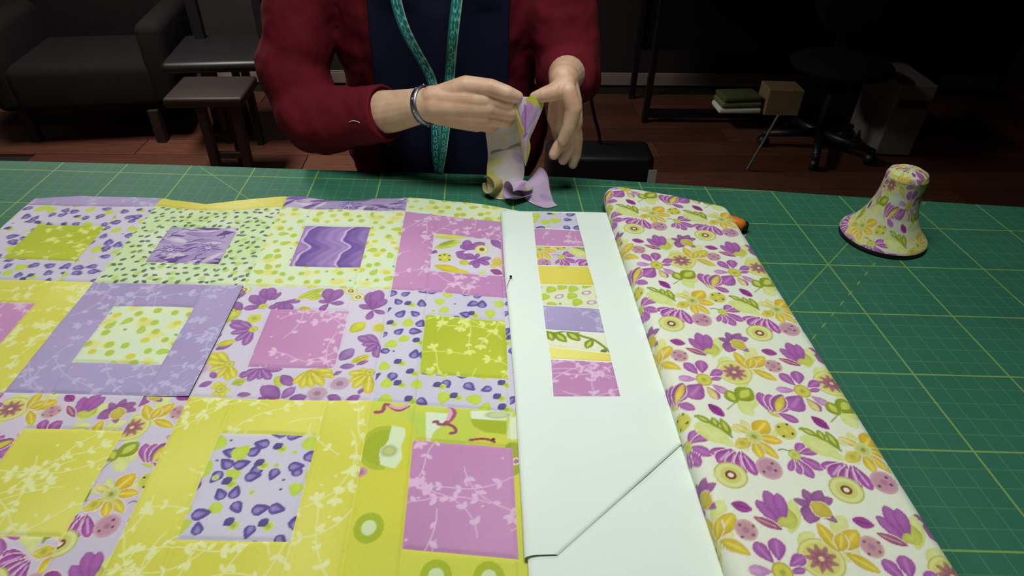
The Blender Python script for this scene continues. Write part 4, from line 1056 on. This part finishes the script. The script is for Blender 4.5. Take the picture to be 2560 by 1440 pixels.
def tape_print(bb, green=(24, 118, 96)):
    p = Print(mottle((20, 96, 100), green, 8, 12)); x0, x1, y0, y1 = bb; w = x1-x0; pale = (120, 196, 176)
    p.line([(x1-.002, y0), (x1-.002, y1)], .0012, (150, 180, 170))
    y = y0+.006; i = 0
    while y < y1:
        p.line([(x1, y), (x1-w*(.42 if i % 4 == 0 else .22), y)], .0007, pale)
        if i % 4 == 2:
            d = (i//4) % 3
            if d == 0: p.disc((x0+w*.42, y), w*.2, .0085, [(1, pale), (.68, (22, 104, 98))])
            elif d == 1: p.line([(x0+w*.25, y-.007), (x0+w*.25, y+.007)], .0012, pale); p.disc((x0+w*.55, y), w*.16, .008, [(1, pale), (.62, (22, 104, 98))])
            else: p.line([(x0+w*.25, y+.007), (x0+w*.25, y-.005), (x0+w*.4, y-.008), (x0+w*.55, y-.005), (x0+w*.55, y+.007)], .0012, pale)
        y += .006; i += 1
    return p
ribbon('strand', [Vector((XC-.094, 1.30, 1.47)), Vector((XC-.088, 1.205, 1.36)), Vector((XC-.066, 1.165, 1.2)), (1066, 200, 2.03), (1076, 300, 2.025), (1078, 330, 2.02), (1079, 380, 2.012), (1087, 436, 2.008)], [Vector((XC-.075, 1.30, 1.47)), Vector((XC-.069, 1.205, 1.36)), Vector((XC-.047, 1.165, 1.2)), (1091, 200, 2.03), (1101, 300, 2.025), (1102, 330, 2.02), (1103, 380, 2.012), (1107, 436, 2.008)], lambda b: tape_print(b, (22, 92, 100)), tape, 50, 30, thick=.0008)
ribbon('strand', [Vector((XC+.060, 1.30, 1.47)), Vector((XC+.054, 1.200, 1.36)), Vector((XC+.028, 1.160, 1.2)), (1112, 190, 2.02), (1104, 290, 2.015), (1102, 330, 2.010), (1099, 380, 2.004), (1092, 436, 2.002)], [Vector((XC+.079, 1.30, 1.47)), Vector((XC+.073, 1.200, 1.36)), Vector((XC+.047, 1.160, 1.2)), (1137, 190, 2.02), (1129, 290, 2.015), (1124, 330, 2.010), (1117, 380, 2.004), (1107, 436, 2.002)], tape_print, tape, 50, 30, thick=.0008)

# the long cut strip held in the hands and curling on the mat
strip = empty('fabric_strip', W(1290, 512, 1.80), 'long lilac and yellow print strip held in both hands and curling onto the mat', 'fabric strip')
def dull_print(b): return wash_dull(b)
def wash_dull(bb):
    p = Print(mottle((206, 200, 204), (204, 202, 170), 20, 15)); g = random.Random(4)
    for x, y in jitter(bb, .06, g):
        c_ = g.choice([(206, 204, 120), (188, 174, 202), (212, 206, 212), (204, 200, 140)])
        p.disc((x, y), g.uniform(.014, .03), g.uniform(.010, .022), [(1, mixc(c_, (206, 200, 196), .5)), (.75, c_)], g.uniform(0, 3))
    return p
def wash_lilac(bb):
    p = Print(mottle((202, 184, 206), (178, 150, 186), 22, 19)); g = random.Random(9)
    for x, y in jitter(bb, .055, g):
        a = g.uniform(0, 6.28); d = np.array([math.cos(a), math.sin(a)])*.026
        if g.random() < .5: p.petal((x-d[0], y-d[1]), (x+d[0], y+d[1]), .2, g.choice([(176, 132, 186), (160, 146, 186), (206, 206, 130)]), (190, 160, 196))
    return p
def wash_bright(bb):
    p = Print(mottle((222, 204, 226), (208, 186, 216), 24, 23)); x0, x1, y0, y1 = bb; w, h = x1-x0, y1-y0
    q = lambda a, b: (x0+a*w, y0+b*h)
    p.petal(q(1.05, -.05), q(.7, .18), .5, (190, 200, 60), (176, 188, 60))
    p.petal(q(.45, .5), q(.5, .05), .13, (200, 140, 204), (196, 130, 200)); p.petal(q(.5, .45), q(.8, .1), .13, (190, 168, 212), (200, 150, 208)); p.petal(q(.3, .55), q(.62, .48), .2, (196, 96, 192), (190, 90, 184))
    p.line([q(.35, .1), q(.4, .3), q(.45, .5)], .0018, (140, 120, 180)); p.petal(q(.15, .75), q(.5, .68), .3, (216, 176, 84), (206, 190, 90)); p.petal(q(.1, .95), q(.9, .8), .3, (222, 216, 110), (206, 204, 110))
    return p
SY0 = 1.86
ribbon('hanging_length', [(1216, 296, 1.900), (1214, 330, 1.895), (1218, 360, 1.888), (1220, 392, 1.882), (1217, 430, 1.868), (1219, 470, 1.850), (1229, 503, 1.835)],
       [(1296, 268, 1.872), (1298, 330, 1.870), (1304, 362, 1.866), (1309, 395, 1.862), (1311, 430, 1.855), (1302, 462, 1.842), (1268, 503, 1.822)], wash_dull, strip, 50, 10, .006, thick=.0006)
ribbon('folded_end', [(1282, 238, 1.835), (1286, 268, 1.832), (1294, 310, 1.835), (1303, 358, 1.842), (1312, 408, 1.850)],
       [(1361, 238, 1.850), (1358, 266, 1.840), (1338, 316, 1.832), (1323, 352, 1.832), (1315, 412, 1.845)], wash_bright, strip, 44, 10, .008, thick=.0006)
ribbon('cream_edge', [(1284, 262, 1.829), (1292, 302, 1.829), (1302, 352, 1.836), (1312, 405, 1.846)], [(1289, 262, 1.826), (1304, 308, 1.822), (1326, 362, 1.826), (1315, 412, 1.843)],
       lambda b: wash_print(b, 6, ((228, 220, 140), (206, 190, 96))), strip, 16, 10, .002, thick=.0006)
ribbon('seam_fold', [(1226, 382, 1.874), (1250, 373, 1.868), (1300, 360, 1.858)], [(1227, 387, 1.872), (1252, 378, 1.866), (1302, 366, 1.856)], lambda b: Print((150, 146, 132)), strip, 8, 8, thick=.0006)
ribbon('curl', [(1280, 500, 1.850), (1286, 480, 1.858), (1294, 468, 1.856), (1303, 476, 1.840), (1313, 498, 1.820), (1330, 530, 1.790)], [(1338, 440, 1.905), (1342, 426, 1.905), (1352, 419, 1.890), (1368, 436, 1.866), (1376, 480, 1.828), (1392, 531, 1.778)], wash_lilac, strip, 44, 12, .012, thick=.0006)
def curl_tube(px0, px1, Y0, Y1, r, prn, turns=.86, start=1.2):
    a0, b0 = W(*px0, Y0), W(*px1, Y1); ax_ = (b0-a0); q = ax_.to_track_quat('Z', 'Y').to_matrix()
    th = start+np.linspace(0, math.tau*turns, 60)[None]; L_ = np.linspace(0, ax_.length, 30)[:, None]
    rr = r*(1-.18*(th-start)/(math.tau*turns))
    P = np.stack([rr*np.cos(th)+0*L_, rr*np.sin(th)+0*L_, L_+0*th], -1) @ np.array(q).T+np.array(a0)
    P[..., 2] += .0015*np.sin(L_*160+th*2); P[..., 2] += max(0, T+.0012-P[..., 2].min())
    SX = (th-start)*r/U+0*L_; SY = L_/U+0*th
    col = prn((0, SX.max(), 0, SY.max())).paint(SX, SY)
    o = link('curl', grid_mesh('curl', P, col), FAB, strip); md = o.modifiers.new('thick', 'SOLIDIFY'); md.thickness = .0006
curl_tube((1270, 499), (1318, 496), 1.790, 1.835, .0170, wash_lilac, .9, 3.6)
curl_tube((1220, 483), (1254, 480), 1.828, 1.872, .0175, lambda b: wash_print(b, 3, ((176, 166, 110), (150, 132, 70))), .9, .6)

# stray thread lying on the sleeve
dg = bpy.context.evaluated_depsgraph_get(); sv = so.evaluated_get(dg); org = Vector((0, 0, T+U)); inv = so.matrix_world.inverted()
tp = []
for px_, py_ in ((874, 305), (880, 302.5), (887, 302), (894, 303.5), (900, 307)):
    d_ = (W(px_, py_, 2.0)-org).normalized()
    hit, loc, nrm, _ = sv.ray_cast(inv @ org, inv.to_3x3() @ d_)
    if hit: tp.append(so.matrix_world @ loc+(so.matrix_world.to_3x3() @ nrm)*.0008)
if len(tp) > 2:
    th_ = pipe('thread', tp, .0008, TAGW, None, 6); tag(th_, 'short pale thread clinging to the dark red sleeve', 'thread'); origin_to(th_, tp[0])

# ------------------------------------------------------------------ things on the floor beyond the table
# dark chair with glossy rounded seat
ch = empty('side_chair', F(615, 372), 'black side chair with glossy seat front and thin legs on the brown floor', 'chair')
lg = [F(653, 360), F(622, 324), F(575, 356), F(548, 321)]
for p_ in lg:
    bm = bmesh.new(); box(bm, (p_.x, p_.y, .215), (.036, .036, .43)); bm_obj('leg', bm, BLACK, ch, bevel=.005)
sc_ = sum(lg, Vector())/4
bm = bmesh.new(); box(bm, (sc_.x+.04, sc_.y, .455), (.52, .50, .055), .12); so_ = bm_obj('seat', bm, BLACK, ch, True, .024, 4)
bm = bmesh.new(); box(bm, (sc_.x-.14, sc_.y+.16, .80), (.05, .05, .66), .12); bm_obj('back_post', bm, BLACK, ch, bevel=.006)
bm = bmesh.new(); box(bm, (sc_.x+.18, sc_.y+.19, .80), (.05, .05, .66), .12); bm_obj('back_post', bm, BLACK, ch, bevel=.006)
bm = bmesh.new(); box(bm, (sc_.x+.02, sc_.y+.18, 1.03), (.36, .03, .16), .12); bm_obj('backrest', bm, BLACK, ch, bevel=.008)
# wooden stool beside it
st = empty('wooden_stool', F(585, 437), 'low dark wooden stool with crossbar between the black chairs', 'stool')
pts_ = [F(634, 462), F(556, 465), F(610, 408), F(540, 411)]
for p_ in pts_:
    bm = bmesh.new(); box(bm, (p_.x, p_.y, .2), (.04, .04, .40)); bm_obj('leg', bm, DARKWOOD, st, bevel=.004)
ctr = sum(pts_, Vector())/4
bm = bmesh.new(); box(bm, (ctr.x, ctr.y, .42), (.34, .30, .045), .05); bm_obj('seat', bm, DARKWOOD, st, True, .012, 3)
for a_, b_ in ((0, 1), (2, 3)):
    m_ = (pts_[a_]+pts_[b_])/2; bm = bmesh.new(); box(bm, (m_.x, m_.y, .16), ((pts_[a_]-pts_[b_]).length, .022, .03)); bm_obj('crossbar', bm, DARKWOOD, st, bevel=.003)
# black armchair at the far left
ac = F(362, 316); arm = empty('armchair', ac, 'bulky black armchair standing left of the side chair', 'armchair')
bm = bmesh.new(); box(bm, (ac.x-.15, ac.y+.05, .30), (.70, .62, .24), .15); bm_obj('seat', bm, BLACKCLOTH, arm, True, .05, 4)
bm = bmesh.new(); box(bm, (ac.x-.2, ac.y+.36, .66), (.72, .16, .72), .15); bm_obj('backrest', bm, BLACKCLOTH, arm, True, .06, 4)
for s_ in (-1, 1):
    bm = bmesh.new(); box(bm, (ac.x-.15+s_*.37, ac.y+.05+s_*.05, .40), (.13, .62, .42), .15); bm_obj('armrest', bm, BLACKCLOTH, arm, True, .045, 4)
    for t_ in (-1, 1):
        bm = bmesh.new(); box(bm, (ac.x-.15+s_*.33, ac.y+.05+t_*.25, .09), (.05, .05, .18)); bm_obj('leg', bm, DARKWOOD, arm, bevel=.004)
# black equipment case with a white tag
k0, k1 = F(1405, 385, .46), F(1645, 389, .46); kd = F(1600, 340, .46)
kx0, kx1, ky0, ky1 = k0.x-.05, k1.x, k0.y, kd.y-.0
kc = Vector(((kx0+kx1)/2, (ky0+ky1)/2, 0)); case = empty('equipment_case', kc, 'black equipment case with a small white tag standing behind the table', 'case')
bm = bmesh.new(); box(bm, (kc.x, kc.y, .225), (kx1-kx0, ky1-ky0, .45), -.03); bm_obj('body', bm, BLACK, case, True, .028, 4)
tg_ = W(1630, 440, (ky0-.012)/U); bm = bmesh.new(); box(bm, (tg_.x, tg_.y, tg_.z-.012), (.032, .002, .075), -.03); bm_obj('tag', bm, TAGW, case)
bm = bmesh.new(); box(bm, (kc.x, ky0-.012, .30), (.12, .012, .02), -.03); bm_obj('handle', bm, BLACK, case, bevel=.004)
# cable running down to the case
cy_ = (ky0*.3+ky1*.7)/U
cb = pipe('power_cable', [Vector((W(1500, 352, cy_).x, cy_*U, .452)), W(1496, 330, cy_), W(1484, 285, cy_), W(1477, 245, cy_), W(1474, 190, cy_), W(1473, 100, cy_), W(1476, 0, cy_), W(1480, -80, cy_)], .007, BLACK)
tag(cb, 'black cable hanging down onto the black equipment case', 'cable'); origin_to(cb, (W(1500, 352, cy_).x, cy_*U, .452))
# low black shelf rack with a few items
r0_, r1_ = F(1600, 300), F(2000, 318); ry = (r0_.y+r1_.y)/2
rack = empty('shelf_rack', Vector(((r0_.x+r1_.x)/2+.2, ry, 0)), 'low black shelf rack along the dark back wall', 'shelf')
rx0, rx1 = r0_.x, F(2330, 330).x
bm = bmesh.new(); box(bm, ((rx0+rx1)/2, ry+.02, .055), (rx1-rx0, .03, .05)); bm_obj('front_rail', bm, BLACK, rack, bevel=.004)
bm = bmesh.new(); box(bm, ((rx0+.95+rx1)/2, ry+.22, .09), (rx1-rx0-.95, .40, .022)); bm_obj('shelf', bm, BLACK, rack, bevel=.003)
bm = bmesh.new(); box(bm, ((rx0+rx1)/2, ry+.22, .86), (rx1-rx0, .42, .03)); bm_obj('top_shelf', bm, BLACK, rack, bevel=.003)
bm = bmesh.new(); box(bm, ((rx0+rx1)/2, ry+.43, .62), (rx1-rx0, .012, .62)); bm_obj('back_panel', bm, BLACK, rack)
for x_ in (rx0+.02, rx1-.02):
    for y_ in (ry+.02, ry+.42):
        bm = bmesh.new(); box(bm, (x_, y_, .4375), (.035, .035, .875)); bm_obj('post', bm, BLACK, rack, bevel=.003)
bx0 = F(1955, 291, .105); bm = bmesh.new(); box(bm, (bx0.x, bx0.y+.09, .105+.075), (.20, .16, .15), -.05)
o = bm_obj('carton', bm, CREAM, None, bevel=.004); tag(o, 'small cream carton on the low black shelf', 'box'); origin_to(o, (bx0.x, bx0.y+.09, .105))
gx = F(1848, 285, .105)
o = empty('fabric_bundle', Vector((gx.x, gx.y+.07, .105)), 'folded green and white fabric bundle left of the cream carton', 'fabric')
for i, (m_, w_) in enumerate(((WHITE, .25), (plain('sage_cotton', (110, 120, 70), .9), .24), (plain('moss_cotton', (84, 92, 52), .9), .23))):
    bm = bmesh.new(); box(bm, (gx.x, gx.y+.07, .105+.018+.034*i), (w_, .15, .033), .04*i); bm_obj('fold', bm, m_, o, True, .012, 3)
# black swivel chair, right
oc = F(2035, 372); off = empty('swivel_chair', oc, 'black swivel chair with star base in the dark right corner', 'chair')
lathe_at('column', [(.0001, .09), (.028, .09), (.026, .3), (.02, .42), (.0001, .42)], BLACK, off, Matrix.Translation(oc), 20)
for k in range(5):
    a = k*math.tau/5+.5; e = oc+Vector((math.cos(a)*.29, math.sin(a)*.29, .075))
    bm = bmesh.new(); tube(bm, [oc+Vector((0, 0, .10)), e], [.026, .018]); bm_obj('spoke', bm, BLACK, off, True)
    bm = bmesh.new(); bmesh.ops.create_cone(bm, cap_ends=True, segments=18, radius1=.03, radius2=.03, depth=.04, matrix=Matrix.Translation(e+Vector((0, 0, -.044))) @ Matrix.Rotation(math.pi/2, 4, 'X') @ Matrix.Rotation(a, 4, 'Y')); bm_obj('caster', bm, BLACK, off, True)
bm = bmesh.new(); ell(bm, oc+Vector((0, 0, .47)), (.26, .25, .055)); bm_obj('seat', bm, BLACKCLOTH, off, True)
bm = bmesh.new(); ell(bm, oc+Vector((.12, .24, .80)), (.23, .05, .26), Matrix.Rotation(-.3, 4, 'Z')); bm_obj('backrest', bm, BLACKCLOTH, off, True)
bm = bmesh.new(); box(bm, oc+Vector((.1, .25, .55)), (.06, .02, .22), -.3); bm_obj('back_bracket', bm, BLACK, off, bevel=.004)
# pale computer tower at the edge and a slanting grey pole
pt = F(2185, 392); o = empty('computer_tower', Vector((pt.x+.12, pt.y+.2, 0)), 'grey computer tower at the right behind the swivel chair', 'computer')
bm = bmesh.new(); box(bm, (pt.x+.12, pt.y+.2, .205), (.19, .40, .39), -.1); bm_obj('case', bm, GREY, o, bevel=.006)
bm = bmesh.new(); box(bm, (pt.x+.10, pt.y-.004, .30), (.15, .006, .04), -.1); bm_obj('drive_bay', bm, BLACK, o)
for s_ in (-1, 1):
    bm = bmesh.new(); box(bm, (pt.x+.12+s_*.06, pt.y+.2, .006), (.03, .34, .012), -.1); bm_obj('foot', bm, BLACK, o)
p0, p1 = F(1868, 425), F(1948, 285, .36)
pole = pipe('metal_rod', [p0+Vector((0, 0, .006)), (p0+p1)/2, p1], .0065, GREY); tag(pole, 'thin grey rod leaning against the low black shelf', 'rod'); origin_to(pole, p0)
